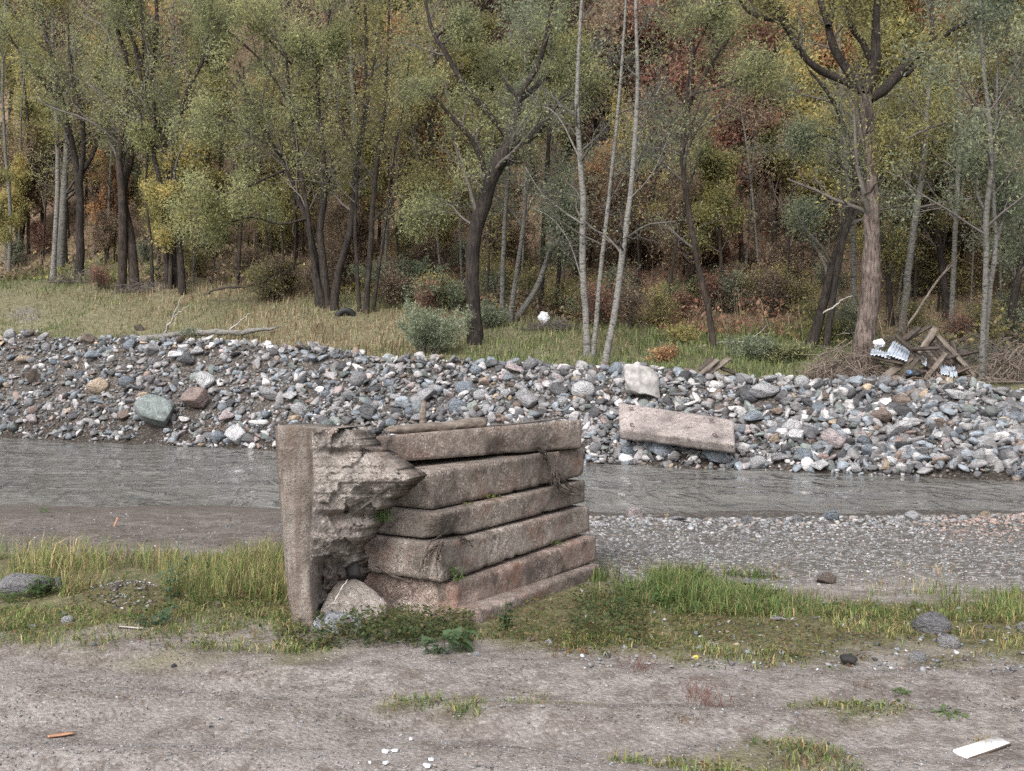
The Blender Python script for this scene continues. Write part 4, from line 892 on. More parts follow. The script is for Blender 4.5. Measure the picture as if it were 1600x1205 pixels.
T('many_stemmed_willow', (508, 480), [[(500, 482, 20), (494, 430, 17), (488, 380, 14), (470, 320, 11), (440, 250, 9), (400, 180, 7), (370, 110, 5)], [(512, 483, 20), (505, 420, 17), (500, 360, 15), (508, 300, 13), (505, 240, 12), (496, 160, 10), (498, 100, 8), (510, 60, 6), (520, -30, 5)], [(520, 483, 18), (530, 420, 16), (545, 370, 14), (552, 320, 12), (556, 250, 10), (568, 180, 9), (572, 90, 7), (570, -30, 5)], [(506, 480, 12), (488, 400, 10), (480, 330, 9), (462, 220, 8), (450, 130, 6), (445, 40, 5)]],
  [[(498, 110, 6), (485, 85, 5), (470, 70, 4)], [(500, 108, 6), (515, 88, 5), (528, 60, 4)], [(455, 250, 6), (400, 215, 5), (345, 180, 4), (310, 190, 3)], [(445, 265, 6), (390, 290, 5), (340, 310, 4), (300, 330, 3)], [(485, 340, 6), (440, 350, 5), (390, 340, 4), (330, 360, 3)], [(470, 200, 6), (420, 110, 5), (370, 60, 4), (320, 20, 3)], [(455, 100, 5), (400, 40, 4), (350, -20, 3)]],
  'bark_dark', 'many-stemmed willow with a broad soft green crown above the meadow', 52000, G_WIL, (.8, 1.4, 1.5, .9), size=.12, seed=7, m1=10, m2=6, m3=4, spread=.4, t0=.3)
T('thin_stem_clump', (570, 490), [[(562, 490, 8), (558, 420, 8), (555, 350, 7), (560, 260, 6), (572, 180, 5), (590, 60, 4)], [(571, 492, 13), (578, 400, 12), (582, 330, 11), (588, 260, 10), (600, 180, 8), (605, 90, 6), (610, -40, 4)], [(582, 492, 8), (592, 420, 7), (603, 340, 6), (612, 260, 5), (630, 170, 4), (640, 90, 3)]],
  [[(584, 345, 5), (610, 318, 4), (640, 300, 3), (680, 292, 3)]], 'bark_dark', 'clump of thin dark stems beside the many-stemmed willow', 14000, G_OLV, size=.12, seed=8, m1=9)
T('leaning_tree', (742, 534), [[(743, 535, 34), (740, 480, 31), (738, 420, 30), (741, 370, 30), (752, 330, 31), (768, 280, 31), (785, 245, 30), (798, 215, 26), (806, 180, 20), (812, 150, 15)]],
  [[(762, 285, 12), (752, 250, 10), (735, 215, 9), (712, 190, 8), (690, 165, 6), (672, 145, 4)], [(780, 250, 17), (805, 228, 14), (838, 208, 12), (858, 180, 10), (880, 150, 8), (925, 108, 5)], [(812, 155, 12), (830, 142, 11), (852, 122, 10), (872, 116, 8), (890, 90, 5)], [(812, 152, 10), (798, 140, 8), (785, 120, 6), (770, 90, 4)],
   [(795, 215, 13), (765, 180, 12), (735, 145, 11), (712, 110, 10), (695, 80, 9), (680, 58, 8), (668, 20, 6), (660, -40, 4)], [(682, 58, 6), (705, 40, 5), (735, 50, 4)], [(812, 150, 12), (838, 105, 11), (852, 65, 10), (860, 20, 8), (865, -40, 6)], [(745, 345, 5), (715, 318, 4), (690, 320, 3), (660, 335, 2)]],
  'bark_dark', 'thick leaning dark tree with a crooked trunk and spreading limbs', 24000, G_WIL, (1.2, 1.4, .8, .3), size=.12, lws=1.15, seed=9, m1=10, m2=5, m3=4, flare=1.2)
T('grey_stem_clump', (790, 505), [[(785, 505, 12), (786, 420, 11), (789, 340, 9), (795, 250, 8), (790, 150, 6), (800, 40, 4)], [(796, 505, 12), (808, 420, 10), (818, 350, 9), (822, 280, 8), (835, 190, 6), (850, 80, 4)], [(792, 520, 17), (812, 490, 15), (832, 462, 13), (848, 425, 12), (862, 385, 10), (880, 340, 8), (895, 280, 6)]],
  (), 'bark_grey', 'clump of grey mottled stems behind the leaning tree, one bent outward', 9000, G_GRY, size=.12, seed=10, m1=8, spread=.26)
T('slim_pair_tree', (845, 492), [[(845, 494, 13), (847, 420, 11), (851, 330, 10), (856, 250, 9), (860, 150, 7), (862, 0, 5)], [(862, 495, 11), (872, 440, 9), (876, 380, 8), (878, 300, 6)]], (), 'bark_dark', 'two slim dark stems behind the white plastic sheet', 6000, G_GRY, size=.12, seed=11, m1=9, spread=.25)
BIR = dict(pal=G_GRY, size=.10, twigmat='twig_pale', spread=.2, m2=5, m3=4, ang=.9, bias=-.02, group='pale birches on the far bank', flare=1.15, sw=.82)
T('birch_tree', (918, 560), [[(918, 560, 20), (914, 480, 18), (910, 400, 17), (911, 320, 16), (906, 240, 14), (902, 170, 13), (904, 90, 10), (909, 0, 8), (912, -70, 6)]], [[(910, 350, 4), (880, 330, 3), (845, 300, 2), (820, 260, 1.5)], [(907, 250, 4), (870, 180, 3), (835, 170, 2), (800, 215, 1.5)], [(915, 460, 3), (890, 380, 2.5), (860, 340, 2), (830, 325, 1.5)]], 'bark_pale', 'straight pale birch, first of the trio beside the stack', 900, m1=9, seed=12, t0=.25, **BIR)
T('birch_tree', (926, 562), [[(926, 562, 14), (932, 500, 13), (938, 430, 12), (948, 340, 11), (957, 260, 10), (966, 170, 9), (973, 80, 7), (980, -40, 5)]], [[(950, 320, 3), (985, 260, 2), (1020, 230, 1.5)]], 'bark_pale', 'thinner middle birch of the trio, leaning away from the first', 800, m1=8, seed=13, t0=.3, **BIR)
T('birch_tree', (944, 574), [[(943, 575, 19), (955, 520, 18), (966, 450, 17), (976, 370, 16), (985, 300, 14), (992, 220, 13), (996, 130, 11), (994, 40, 9), (992, -60, 7)]], [[(990, 250, 4), (1010, 180, 3), (1040, 120, 2)], [(985, 310, 3), (1020, 270, 2), (1050, 200, 1.5)], [(996, 120, 3), (960, 90, 2.5), (935, 60, 2)]], 'bark_pale', 'slanting pale birch with mottled foot, last of the trio', 900, m1=9, seed=14, t0=.25, **BIR)
T('crooked_slender_tree', (1114, 548), [[(1115, 550, 15), (1110, 500, 14), (1098, 450, 13), (1086, 390, 12), (1074, 320, 12), (1067, 250, 12), (1070, 190, 11), (1082, 150, 9)]],
  [[(1074, 180, 8), (1074, 130, 7), (1085, 80, 6), (1070, 30, 4), (1062, -20, 3)], [(1082, 152, 8), (1100, 120, 7), (1122, 82, 7), (1140, 60, 5), (1165, 25, 4)], [(1090, 145, 6), (1130, 135, 5), (1165, 120, 4), (1190, 112, 3)], [(1085, 82, 5), (1105, 40, 4), (1130, 0, 3)]], 'bark_brown', 'slender crooked tree forking high up, before the reddish slope', 13000, G_WIL, size=.11, seed=15, m1=10)
T('bare_slope_tree', (1137, 346), [[(1136, 346, 9), (1139, 290, 8), (1142, 220, 7), (1148, 150, 5), (1152, 60, 3)]], [[(1143, 225, 4), (1160, 190, 3), (1180, 160, 2)]], 'bark_grey', 'thin bare grey tree halfway up the reddish slope', 0, seed=16, m1=14, spread=.2, t0=.2, twigmat='twig_pale', tub=7)
T('slanting_tree', (1262, 552), [[(1263, 553, 24), (1280, 500, 22), (1295, 440, 20), (1308, 390, 18), (1325, 340, 17), (1342, 290, 15), (1352, 235, 13)], [(1290, 470, 14), (1312, 400, 14), (1332, 320, 13), (1338, 260, 12), (1326, 220, 11), (1308, 170, 9), (1290, 140, 8), (1265, 110, 5)]],
  [[(1300, 310, 5), (1275, 318, 4), (1250, 340, 3)], [(1312, 220, 5), (1280, 212, 4), (1240, 225, 3)]], 'bark_dark', 'dark slanting double trunk leaning toward the great split-limbed tree', 10000, G_GRY, size=.11, seed=17, m1=9)
T('grey_straight_tree', (1333, 532), [[(1333, 533, 13), (1334, 460, 12), (1333, 380, 12), (1326, 300, 10), (1318, 200, 8), (1312, 80, 6), (1310, -30, 4)]], (), 'bark_grey', 'straight grey stem close behind the great split-limbed tree', 6000, G_OLV, size=.12, seed=18, m1=12)
T('great_tree', (1346, 585), [[(1344, 592, 52), (1349, 540, 46), (1357, 480, 42), (1362, 430, 40), (1362, 380, 36), (1362, 330, 33), (1364, 280, 29), (1360, 230, 27), (1356, 190, 25), (1352, 150, 24)]],
  [[(1345, 142, 14), (1318, 126, 12), (1285, 112, 12), (1262, 95, 11), (1245, 72, 10), (1234, 52, 9), (1220, 34, 8), (1188, 28, 6), (1162, 12, 5), (1150, -20, 4)], [(1222, 36, 6), (1208, 12, 5), (1195, -25, 4)], [(1346, 138, 18), (1326, 112, 16), (1308, 85, 14), (1298, 60, 13), (1294, 40, 12), (1284, 10, 10), (1276, -40, 8)], [(1294, 42, 10), (1302, 10, 9), (1303, -40, 7)],
   [(1362, 100, 11), (1350, 70, 10), (1335, 50, 9), (1326, 25, 9), (1323, -30, 7)], [(1354, 145, 18), (1364, 110, 18), (1368, 80, 16), (1368, 40, 13), (1372, -10, 10), (1374, -60, 8)], [(1358, 155, 18), (1385, 138, 17), (1408, 112, 17), (1430, 88, 16), (1455, 70, 15), (1475, 52, 12), (1492, 32, 11), (1508, 8, 10), (1520, -30, 8)], [(1462, 66, 8), (1490, 46, 8), (1525, 25, 7), (1555, 10, 7), (1600, -4, 5)], [(1463, 66, 8), (1466, 88, 6), (1466, 102, 4)], [(1434, 84, 9), (1455, 58, 8), (1456, 20, 6), (1454, -30, 5)], [(1415, 118, 8), (1436, 100, 7), (1458, 84, 5), (1500, 64, 3)], [(1366, 285, 12), (1380, 268, 11), (1394, 256, 8)], [(1370, 262, 10), (1382, 235, 9), (1390, 212, 6)]],
  'bark_pink', 'great tree with flaking pinkish trunk splitting into dark curved limbs', 17000, G_OLV, (1, 1.4, 1, .6), size=.11, seed=19, m1=8, m2=5, m3=4, spread=.36, t0=.35, flare=1.3, tub=16, limbmat='bark_dark', lws=1.3)
T('grey_leaning_tree', (1410, 522), [[(1408, 524, 17), (1416, 460, 16), (1422, 400, 15), (1432, 330, 14), (1440, 280, 13), (1446, 220, 12), (1450, 150, 9), (1455, 60, 6)]], (), 'bark_grey', 'grey leaning trunk standing right behind the sheet-metal wreckage', 8000, G_OLV, size=.11, seed=20, m1=10)
T('long_limbed_tree', (1483, 500), [[(1480, 500, 16), (1474, 430, 14), (1466, 370, 13), (1456, 300, 12), (1448, 240, 11), (1443, 212, 9)]], [[(1443, 216, 12), (1470, 205, 12), (1500, 192, 12), (1530, 180, 12), (1555, 150, 11), (1580, 118, 10), (1602, 92, 9), (1640, 60, 6)], [(1530, 178, 6), (1528, 150, 5), (1532, 110, 4)], [(1455, 300, 6), (1472, 280, 5), (1480, 260, 4)]], 'bark_dark', 'dark tree whose long limb sweeps up and away downstream', 12000, G_OLV, size=.11, seed=21, m1=10)
T('mottled_grey_tree', (1490, 528), [[(1484, 530, 14), (1488, 470, 12), (1491, 400, 11), (1494, 330, 11), (1498, 240, 9), (1500, 120, 7), (1502, 0, 5)]], (), 'bark_grey', 'mottled grey stem behind the peak of the wreckage', 7000, G_GRY, size=.11, seed=22, m1=12)
T('dark_bent_tree', (1440, 470), [[(1452, 452, 11), (1443, 390, 10), (1436, 340, 9), (1434, 300, 7)], [(1480, 470, 9), (1484, 380, 8), (1482, 320, 7), (1474, 280, 6)]], (), 'bark_dark', 'two short dark stems between the grey trunks behind the wreckage', 5000, G_OLV, size=.12, seed=23, m1=9, spread=.3)
T('downstream_tree', (1536, 595), [[(1534, 596, 15), (1540, 520, 14), (1546, 450, 13), (1548, 440, 12), (1556, 380, 9), (1552, 300, 8), (1556, 200, 6), (1560, 60, 4)], [(1533, 590, 13), (1538, 480, 12), (1541, 400, 12), (1541, 330, 12), (1548, 270, 11), (1545, 180, 9), (1535, 90, 7), (1530, -40, 5)]], [[(1540, 330, 7), (1528, 305, 6), (1528, 260, 4), (1535, 220, 3)], [(1556, 380, 7), (1568, 340, 6), (1578, 300, 4)]], 'bark_grey', 'pair of grey and dark stems at the downstream end of the wreckage', 17000, G_GRY, size=.11, seed=24, m1=9)
T('edge_tree', (1575, 560), [[(1572, 562, 16), (1582, 480, 15), (1594, 420, 14), (1612, 350, 12), (1630, 250, 9)]], (), 'bark_dark', 'dark slanting trunk at the very downstream edge', 9000, G_GRY, size=.11, seed=25, m1=11)
T('half_hidden_tree', (1390, 510), [[(1392, 512, 14), (1388, 440, 12), (1378, 390, 11), (1372, 340, 9)]], (), 'bark_dark', 'half-hidden dark stem between the great tree and the grey leaning one', 4000, G_OLV, size=.12, seed=26, m1=9)
T('mid_meadow_tree', (655, 430), [[(655, 432, 8), (658, 360, 7), (652, 280, 6), (640, 200, 5), (645, 80, 4)]], (), 'bark_brown', 'thin yellow-leaved tree behind the silvery bush', 8000, G_YEL, size=.14, seed=27, m1=12, spread=.32)

# wooded slope behind: a few kinds of tree, each copy a tree of its own
def proto(nm, h, pal, w, leaf, seed, size=.26, m0=15, spread=.26, bias=.15, bark='bark_brown', t0=.3, multi=1, tw='twig', jit=.12):
    rng = np.random.default_rng(seed); P = []; R = []
    for j in range(multi):
        a = rng.uniform(0, 6.3); lean = np.array([math.cos(a), math.sin(a), 0]) * (.05 if multi == 1 else .16) * h
        l4 = np.array([[0, 0, -.4, .018 * h], [*(lean * .3)[:2], h * .3, .014 * h], [*(lean * .7 + rng.normal(0, .02 * h, 3))[:2], h * .65, .009 * h], [*lean[:2], h, .003 * h]]); rs = smooth_line(l4, 14); P.append(rs[:, :3]); R.append(np.maximum(rs[:, 3], .01))
    P = np.array(P); R = np.array(R); V, Q = tubes(P, R, 7); tr = mesh('trunk', V, [Q], True); tr.materials.append(M[bark])
    c1, r1, L1 = grow(P, R, m0, t0, .85, spread, 6, .15, UP * bias, rng, .5); c2, r2, L2 = grow(c1, r1, 5, .2, .7, .45, 4, .2, UP * bias * .5, rng, .6, L1, 1, .3)
    mb = MB(); [mb.add(*tubes(c_, np.maximum(r_, .008), 3)) for c_, r_ in ((c1, r1), (c2, r2))]
    tw_ = mesh('twigs', np.concatenate(mb.v), [np.concatenate(mb.q)]); tw_.materials.append(M[tw]); cr = None
    if leaf:
        V, Q, C = leaves(np.concatenate([c2, c1[:, 2:]]), int(leaf * 1.7), size * .66, rng, pal, w, jit * 2.2, .2, .5, .6, True); cr = mesh('crown', V, [Q], False, C); cr.materials.append(M['leaf'])
    return nm, tr, tw_, cr
PROT = dict(
    yellow=proto('yellow', 8, G_YEL, (1, 1.3, 1, .5), 6500, 1), orange=proto('orange', 7, G_ORG, (1, 1.3, 1, .4), 6000, 2, m0=18, spread=.3), russet=proto('russet', 8, G_RED, (1, 1.2, .8, .4), 5500, 3),
    olive=proto('olive', 9, G_OLV, (1, 1.3, .9, .4), 8000, 4, spread=.3), green=proto('green', 10, G_WIL, (1, 1.2, .7, .3), 9000, 5, m0=18, spread=.3, multi=2), greygreen=proto('greygreen', 10, G_GRY, (1, 1.2, .7, .2), 8000, 6, m0=16, multi=2),
    bare=proto('bare', 9, G_BRN, (1, 1, 1, .5), 700, 7, m0=26, bias=.35, bark='bark_grey', tw='twig_pale'), brown=proto('brown', 6, G_BRN, (1, 1, 1, .6), 5500, 8, m0=20, multi=3, spread=.34))
DESC = dict(yellow='yellow-leaved', orange='orange-leaved', russet='russet-leaved', olive='olive-leaved', green='green-leaved', greygreen='grey-green', bare='leafless grey', brown='brown-leaved')
# photo column, row where it stands, kind, height factor
HT = [(30, 395, 'brown', 1), (60, 330, 'yellow', 1.1), (105, 380, 'olive', .8), (150, 350, 'yellow', 1), (165, 400, 'orange', .7), (230, 330, 'yellow', 1.2), (20, 250, 'olive', 1.2), (130, 240, 'bare', 1.3), (200, 200, 'yellow', 1.1), (70, 160, 'brown', 1.4), (180, 110, 'bare', 1.4), (20, 60, 'russet', 1.3), (110, 40, 'bare', 1.5), (260, 270, 'orange', 1), (320, 420, 'yellow', .7), (350, 380, 'olive', .8), (300, 200, 'yellow', 1.2), (400, 410, 'yellow', .9), (430, 350, 'orange', .9), (340, 60, 'olive', 1.3), (420, 150, 'russet', 1.2), (460, 420, 'olive', .7), (540, 330, 'russet', 1.0), (520, 200, 'brown', 1.3), (540, 60, 'bare', 1.4), (620, 300, 'orange', 1.0), (640, 380, 'russet', .8), (600, 180, 'brown', 1.2), (660, 220, 'olive', 1.2), (690, 300, 'yellow', .9), (700, 390, 'orange', .7), (600, 90, 'russet', 1.3), (720, 60, 'greygreen', 1.4), (760, 200, 'green', 1.2), (830, 300, 'greygreen', 1.1), (870, 380, 'olive', .8), (900, 150, 'russet', 1.2), (940, 290, 'brown', 1.1), (880, 60, 'olive', 1.4), (1010, 380, 'brown', .8), (1040, 300, 'russet', 1.0), (1020, 180, 'bare', 1.3), (1060, 90, 'olive', 1.4), (1130, 250, 'russet', 1.1), (1180, 330, 'russet', .9), (1200, 200, 'russet', 1.3), (1160, 420, 'russet', .8), (1120, 130, 'greygreen', 1.3), (1210, 430, 'olive', .7), (1240, 300, 'greygreen', 1.1), (1290, 330, 'orange', 1.0), (1270, 420, 'yellow', .9), (1230, 120, 'yellow', 1.4), (1300, 230, 'orange', 1.1), (1330, 150, 'greygreen', 1.4), (1400, 380, 'olive', 1.0), (1390, 250, 'yellow', 1.2), (1450, 400, 'yellow', .9), (1410, 100, 'yellow', 1.4), (1500, 430, 'orange', .8), (1490, 330, 'orange', 1.1), (1520, 220, 'brown', 1.2), (1560, 400, 'brown', 1.0), (1585, 480, 'brown', .7), (1580, 330, 'olive', 1.1), (1550, 130, 'greygreen', 1.4), (1600, 220, 'greygreen', 1.2), (1470, 140, 'olive', 1.3), (1360, 470, 'olive', .7), (1440, 470, 'olive', .6), (780, 440, 'brown', .6), (980, 450, 'brown', .7), (1080, 470, 'brown', .6), (900, 450, 'brown', .6), (560, 430, 'olive', .6), (1130, 490, 'olive', .5), (-80, 330, 'olive', 1.2), (-120, 150, 'yellow', 1.4), (1690, 380, 'olive', 1.1), (1720, 180, 'greygreen', 1.4)]
rg = np.random.default_rng(77)
for _ in range(34):
    HT.append((rg.uniform(-60, 1660), rg.uniform(10, 215), rg.choice(['yellow', 'olive', 'brown', 'russet', 'greygreen', 'bare', 'green'], p=[.14, .26, .14, .1, .16, .08, .12]), rg.uniform(.8, 1.3)))
for _ in range(44):
    px_ = rg.uniform(-420, -70) if _ % 2 else rg.uniform(1670, 2020); HT.append((px_, rg.uniform(60, 450), rg.choice(['yellow', 'olive', 'brown', 'greygreen', 'green', 'orange'], p=[.15, .3, .15, .2, .12, .08]), rg.uniform(.6, 1.3)))
for _ in range(30):
    HT.append((rg.uniform(-60, 1660), rg.uniform(60, 420), 'bare', rg.uniform(.7, 1.25)))
for _ in range(70):
    px_ = rg.uniform(-60, 1660); py_ = rg.uniform(225, 455); red_ = (1000 < px_ < 1260) or (540 < px_ < 700)
    HT.append((px_, py_, rg.choice(['russet', 'brown', 'orange', 'yellow'], p=[.45, .2, .25, .1]) if red_ else rg.choice(['yellow', 'olive', 'brown', 'orange', 'greygreen'], p=[.3, .32, .13, .13, .12]), rg.uniform(.35, .7)))
for px, py, kd, hf in HT:
    x, y, z = far_pt(px, py); nm, tr, tw_, cr = PROT[kd]
    bandn = 'at the slope foot' if py > 400 else 'low on the slope' if py > 300 else 'halfway up the slope' if py > 180 else 'high on the slope'
    lab = f"{DESC[kd]} tree {bandn} behind {landmark(px)}"
    if px < -60: lab = f"{DESC[kd]} tree {bandn} beyond the upstream edge"
    if px > 1660: lab = f"{DESC[kd]} tree {bandn} beyond the downstream edge"
    lab0 = lab
    for alt in ('smaller ', 'taller ', 'thicker ', 'narrow ', 'second ', 'third ', 'loosely branched ', 'stunted ', 'bushy ', 'young ', 'low '):
        if lab not in LABELS: break
        lab = alt + lab0
    r = empty('hillside_tree', (x, y, z)); tag(r, lab, 'tree', 'autumn trees on the slope'); s_ = hf * rg.uniform(.9, 1.1); r.scale = (s_, s_, s_ * rg.uniform(.95, 1.15)); r.rotation_euler = (0, 0, rg.uniform(0, 6.28))
    obj('trunk', tr, None, r); kind(obj('twigs', tw_, None, r), 'stuff')
    if cr: obj('crown', cr, None, r)

# shrubs of the wood edge
SH = {k_: proto(k_, 1.7, p_, (1, 1.2, 1, .5), 1500, 40 + i_, size=.15, m0=7, spread=.5, bias=.1, t0=.15, multi=7, jit=.09) for i_, (k_, p_) in enumerate((('olive', G_OLV), ('brown', G_BRN), ('grey-green', G_GRY), ('yellowing', G_YEL), ('russet', G_RED)))}
rg = np.random.default_rng(79); nsh = 0; tries = 0
while nsh < 74 and tries < 900:
    tries += 1; px = rg.uniform(-30, 1630); row = float(np.interp(px, [0, 300, 600, 800, 1000, 1300, 1600], [430, 452, 470, 488, 505, 525, 545])); py = row - rg.uniform(-14, 75); redz = 980 < px < 1260 or 590 < px < 720
    kd = rg.choice(list(SH), p=[.15, .25, .15, .1, .35] if redz else [.3, .25, .2, .15, .1]); deep = row - py; where = 'at the meadow edge' if deep < 8 else 'inside the wood edge' if deep < 42 else 'on the lower slope'
    lab = f"{kd} shrub {where} behind {landmark(px)}"
    if lab in LABELS: lab = 'taller ' + lab
    if lab in LABELS: continue
    x, y, z = far_pt(px, py); nm, tr, tw_, cr = SH[kd]; r = empty('shrub', (x, y, z)); tag(r, lab, 'shrub', 'shrubs of the wood edge'); s_ = rg.uniform(.45, .75) * (1.35 if lab.startswith('taller') else 1.); r.scale = (s_ * rg.uniform(1, 1.4), s_ * 1.1, s_); r.rotation_euler = (0, 0, rg.uniform(0, 6.28)); nsh += 1
    obj('stems', tr, None, r); kind(obj('twigs', tw_, None, r), 'stuff'); obj('foliage', cr, None, r)

# saplings and thin poles standing through the wood edge
SAPN = ['the far upstream end', 'the pale thin birch', 'the forked dark trunk', 'the dark twin trunks', 'the dark trunk clump', 'the many-stemmed willow', 'the thin-stemmed clump', 'the silvery bush', 'the leaning dark tree', 'the birch trio', 'the slender crooked tree', 'the slanting trunk', 'the great split-limbed tree', 'the wreckage', 'the downstream pair']
rg = np.random.default_rng(78)
for k_, px in enumerate([28, 45, 66, 104, 150, 168, 178, 226, 248, 300, 330, 372, 420, 458, 600, 625, 690, 722, 760, 815, 880, 1000, 1042, 1160, 1190, 1236, 1305, 1400, 1428, 1465, 1515, 1562, 1590]):
    by = float(np.interp(px, [0, 300, 600, 800, 1000, 1300, 1600], [425, 448, 470, 488, 505, 520, 540])) - rg.uniform(0, 45); l_ = rg.normal(0, 22); wp = rg.uniform(4, 8.5); dk = rg.random() < .6
    lab = f"{'dark' if dk else 'grey'} {'very thin' if wp < 5.5 else 'thin'} sapling {'leaning upstream' if l_ < -8 else 'leaning downstream' if l_ > 8 else 'upright'} near {min(zip((0, 85, 124, 205, 275, 510, 575, 670, 742, 930, 1110, 1270, 1345, 1450, 1545), SAPN), key=lambda q_: abs(q_[0] - px))[1]}"
    if lab in LABELS: lab = 'second ' + lab
    if lab in LABELS: continue
    T('sapling', (px, by), [[(px, by, wp), (px + l_ * .3 + rg.normal(0, 4), by - 110, wp * .85), (px + l_ * .8 + rg.normal(0, 6), by - 220, wp * .7), (px + l_ * 1.6, by - 340, wp * .4)]], (), 'bark_dark' if dk else 'bark_grey', lab, int(rg.uniform(300, 1800)), [G_OLV, G_YEL, G_WIL, G_BRN][int(rg.integers(4))], size=.13, seed=100 + k_, m1=10, m2=4, m3=2, spread=.22, t0=.25, group='saplings of the wood edge', tub=6, flare=1.1)

# leaf litter and undergrowth of the slope and wood edge: nobody could count it
def undergrowth():
    rng = np.random.default_rng(90); V_, Q_, C_ = [], [], []; n0 = 0
    n = 78000; px = rng.uniform(-330, 1930, n); s = 11.5 + 85 * rng.random(n) ** 1.9; k_ = (px - CX) / F; y = (24.9 + 1.118 * s) / (1 + .5 * k_); x = k_ * y; z = H(x, y)
    f1 = fbm2(x * .16, y * .16, 101, 3); f2 = fbm2(x * .35, y * .35, 105, 3); f3 = fbm2(x * .9, y * .9, 109, 2)
    hgt = np.maximum(0, .4 + 1.7 * f2) * rng.random(n) ** 1.2 * np.interp(s, [11.5, 15, 30], [.6, 1.3, .7])
    c = np.stack([x, y, z + hgt + .02], 1)
    red = sst(540, 620, px) * sst(790, 700, px) * .7 + sst(960, 1040, px) * sst(1290, 1200, px); kk = .5 + .9 * f1 + rng.normal(0, .2, n)
    pal = np.array(G_BRN + [tuple(c * 1.15 for c in q_) for q_ in G_RED[1:]] + G_OLV + G_YEL[:3] + G_WIL[:3]); gi = np.where(rng.random(n) < red * .8, rng.integers(4, 7, n), np.where(kk < .35, rng.integers(0, 4, n), np.where(kk < .62, rng.integers(7, 11, n), np.where(kk < .85, rng.integers(11, 14, n), rng.integers(14, 17, n)))))
    gi = np.where((f3 > .35) & (rng.random(n) < .6), rng.integers(0, 4, n), gi)
    col = pal[gi] * rng.uniform(.65, 1.3, (n, 1)); ax = unit(rng.normal(0, 1, (n, 3)) + UP * .3); b = unit(np.cross(ax, rng.normal(0, 1, (n, 3)))); L = np.interp(y, [35, 90], [.15, .42])[:, None] * rng.uniform(.6, 1.4, (n, 1))
    V = np.stack([c, c + ax * L * .5 - b * L * .3, c + ax * L, c + ax * L * .5 + b * L * .3], 1).reshape(-1, 3); mb = MB(); mb.add(V, np.arange(4 * n).reshape(-1, 4), col=np.repeat(col, 4, 0))
    # dry upright stalks
    n = 3000; px = rng.uniform(-60, 1660, n); s = rng.uniform(11.5, 24, n); k_ = (px - CX) / F; y = (24.9 + 1.118 * s) / (1 + .5 * k_); x = k_ * y; p = np.stack([x, y, H(x, y)], 1); d = unit(rng.normal(0, .28, (n, 3)) + UP); hh = rng.uniform(.4, 1.3, (n, 1)); w = unit(rng.normal(0, 1, (n, 3)) * [1, 1, 0]) * .012
    V = np.stack([p - w, p + w, p + d * hh + w * .4, p + d * hh - w * .4], 1).reshape(-1, 3); col = np.array(G_BRN)[rng.integers(0, 4, n)] * 1.1
    mb.add(V, np.arange(4 * n).reshape(-1, 4), col=np.repeat(col, 4, 0))
    kind(mb.build('undergrowth', M['leaf']), 'stuff', 'dry autumn undergrowth and leaf litter covering the slope', 'undergrowth')
undergrowth()

# ------------------------------------------------------------------ grass
def blades(x, y, hgt, wid, col, rng, lean=.35, seg=2):
    n = len(x); p = np.stack([x, y, H(x, y) - .01], 1); a = rng.uniform(0, 6.283, n); d = np.stack([np.cos(a), np.sin(a), 0 * a], 1); sd = np.stack([-np.sin(a), np.cos(a), 0 * a], 1)
    ln = np.abs(rng.normal(lean, lean * .6, n))[:, None]; h = hgt[:, None]; w = sd * (wid / 2)[:, None]
    m1 = p + UP * h * .55 + d * h * ln * .3; m2 = p + UP * h * (1 - .35 * ln) + d * h * ln * 1.0
    V = np.stack([p - w, p + w, m1 - w * .8, m1 + w * .8, m2], 1).reshape(-1, 3); o = np.arange(n)[:, None] * 5
    return V, o + np.array([0, 1, 3, 2]), o + np.array([2, 3, 4]), np.repeat(col, 5, 0)
GR = np.array([(.08, .125, .042), (.125, .165, .058), (.19, .21, .072), (.26, .225, .10), (.33, .255, .15), (.21, .125, .075)])   # deep green ... straw, russet
def pick(rng, n, w): return GR[rng.choice(6, n, p=np.array(w) / np.sum(w))] * rng.uniform(.7, 1.3, (n, 1))
def field(mb, n, px0, px1, py0, py1, h, w, wts, rng, dens=None, lean=.35, wid=(.004, .008), patch=0., pw=1.):
    px = rng.uniform(px0, px1, n); py = py0 + (py1 - py0) * rng.random(n) ** pw; x, y = near_pt(px, py)
    f = fbm2(x * 2.2, y * 2.2, 131, 3); keep = rng.random(n) < np.clip(1 + patch * (f * 2.2 - .25), 0, 1)
    ins = (px > 455) & (px < 905) & (py < 985) & (py > 700); keep &= ~ins
    for a, b, r_ in NEAR_SP: keep &= ~((np.abs(x - a) < r_ * 1.05) & (y > b - r_ * 1.2 - .12) & (y < b + r_ * .5))
    if h[1] > .06: keep &= ~(((px - 192) / 62) ** 2 + ((py - 942) / 28) ** 2 < 1)
    if dens is not None: keep &= rng.random(n) < dens(x, y)
    x, y = x[keep], y[keep]; k = len(x); f = fbm2(x * 1.5, y * 1.5, 137, 2)[:, None]
    V, Q, T3, C = blades(x, y, rng.uniform(*h, k) * (1 + .55 * f[:, 0] + .5 * fbm2(x * 5, y * 5, 139, 2)).clip(.25, 2), rng.uniform(*wid, k), pick(rng, k, wts) * (1 + .3 * f), rng, lean); mb.add(V, Q, T3, C)
NEAR_SP = [q_ for q_ in SPOTS if q_[1] < 9 and q_[2] > .03]
rg = np.random.default_rng(61); mb = MB()
field(mb, 8500, -60, 455, 868, 950, (.05, .26), .006, (1.3, 2.4, 3, 2.2, 1.6, 1.1), rg, patch=1.8, lean=.8)
field(mb, 2000, 250, 452, 880, 945, (.1, .28), .006, (1, 2, 2.5, 1.6, 1, .6), rg, patch=.3)
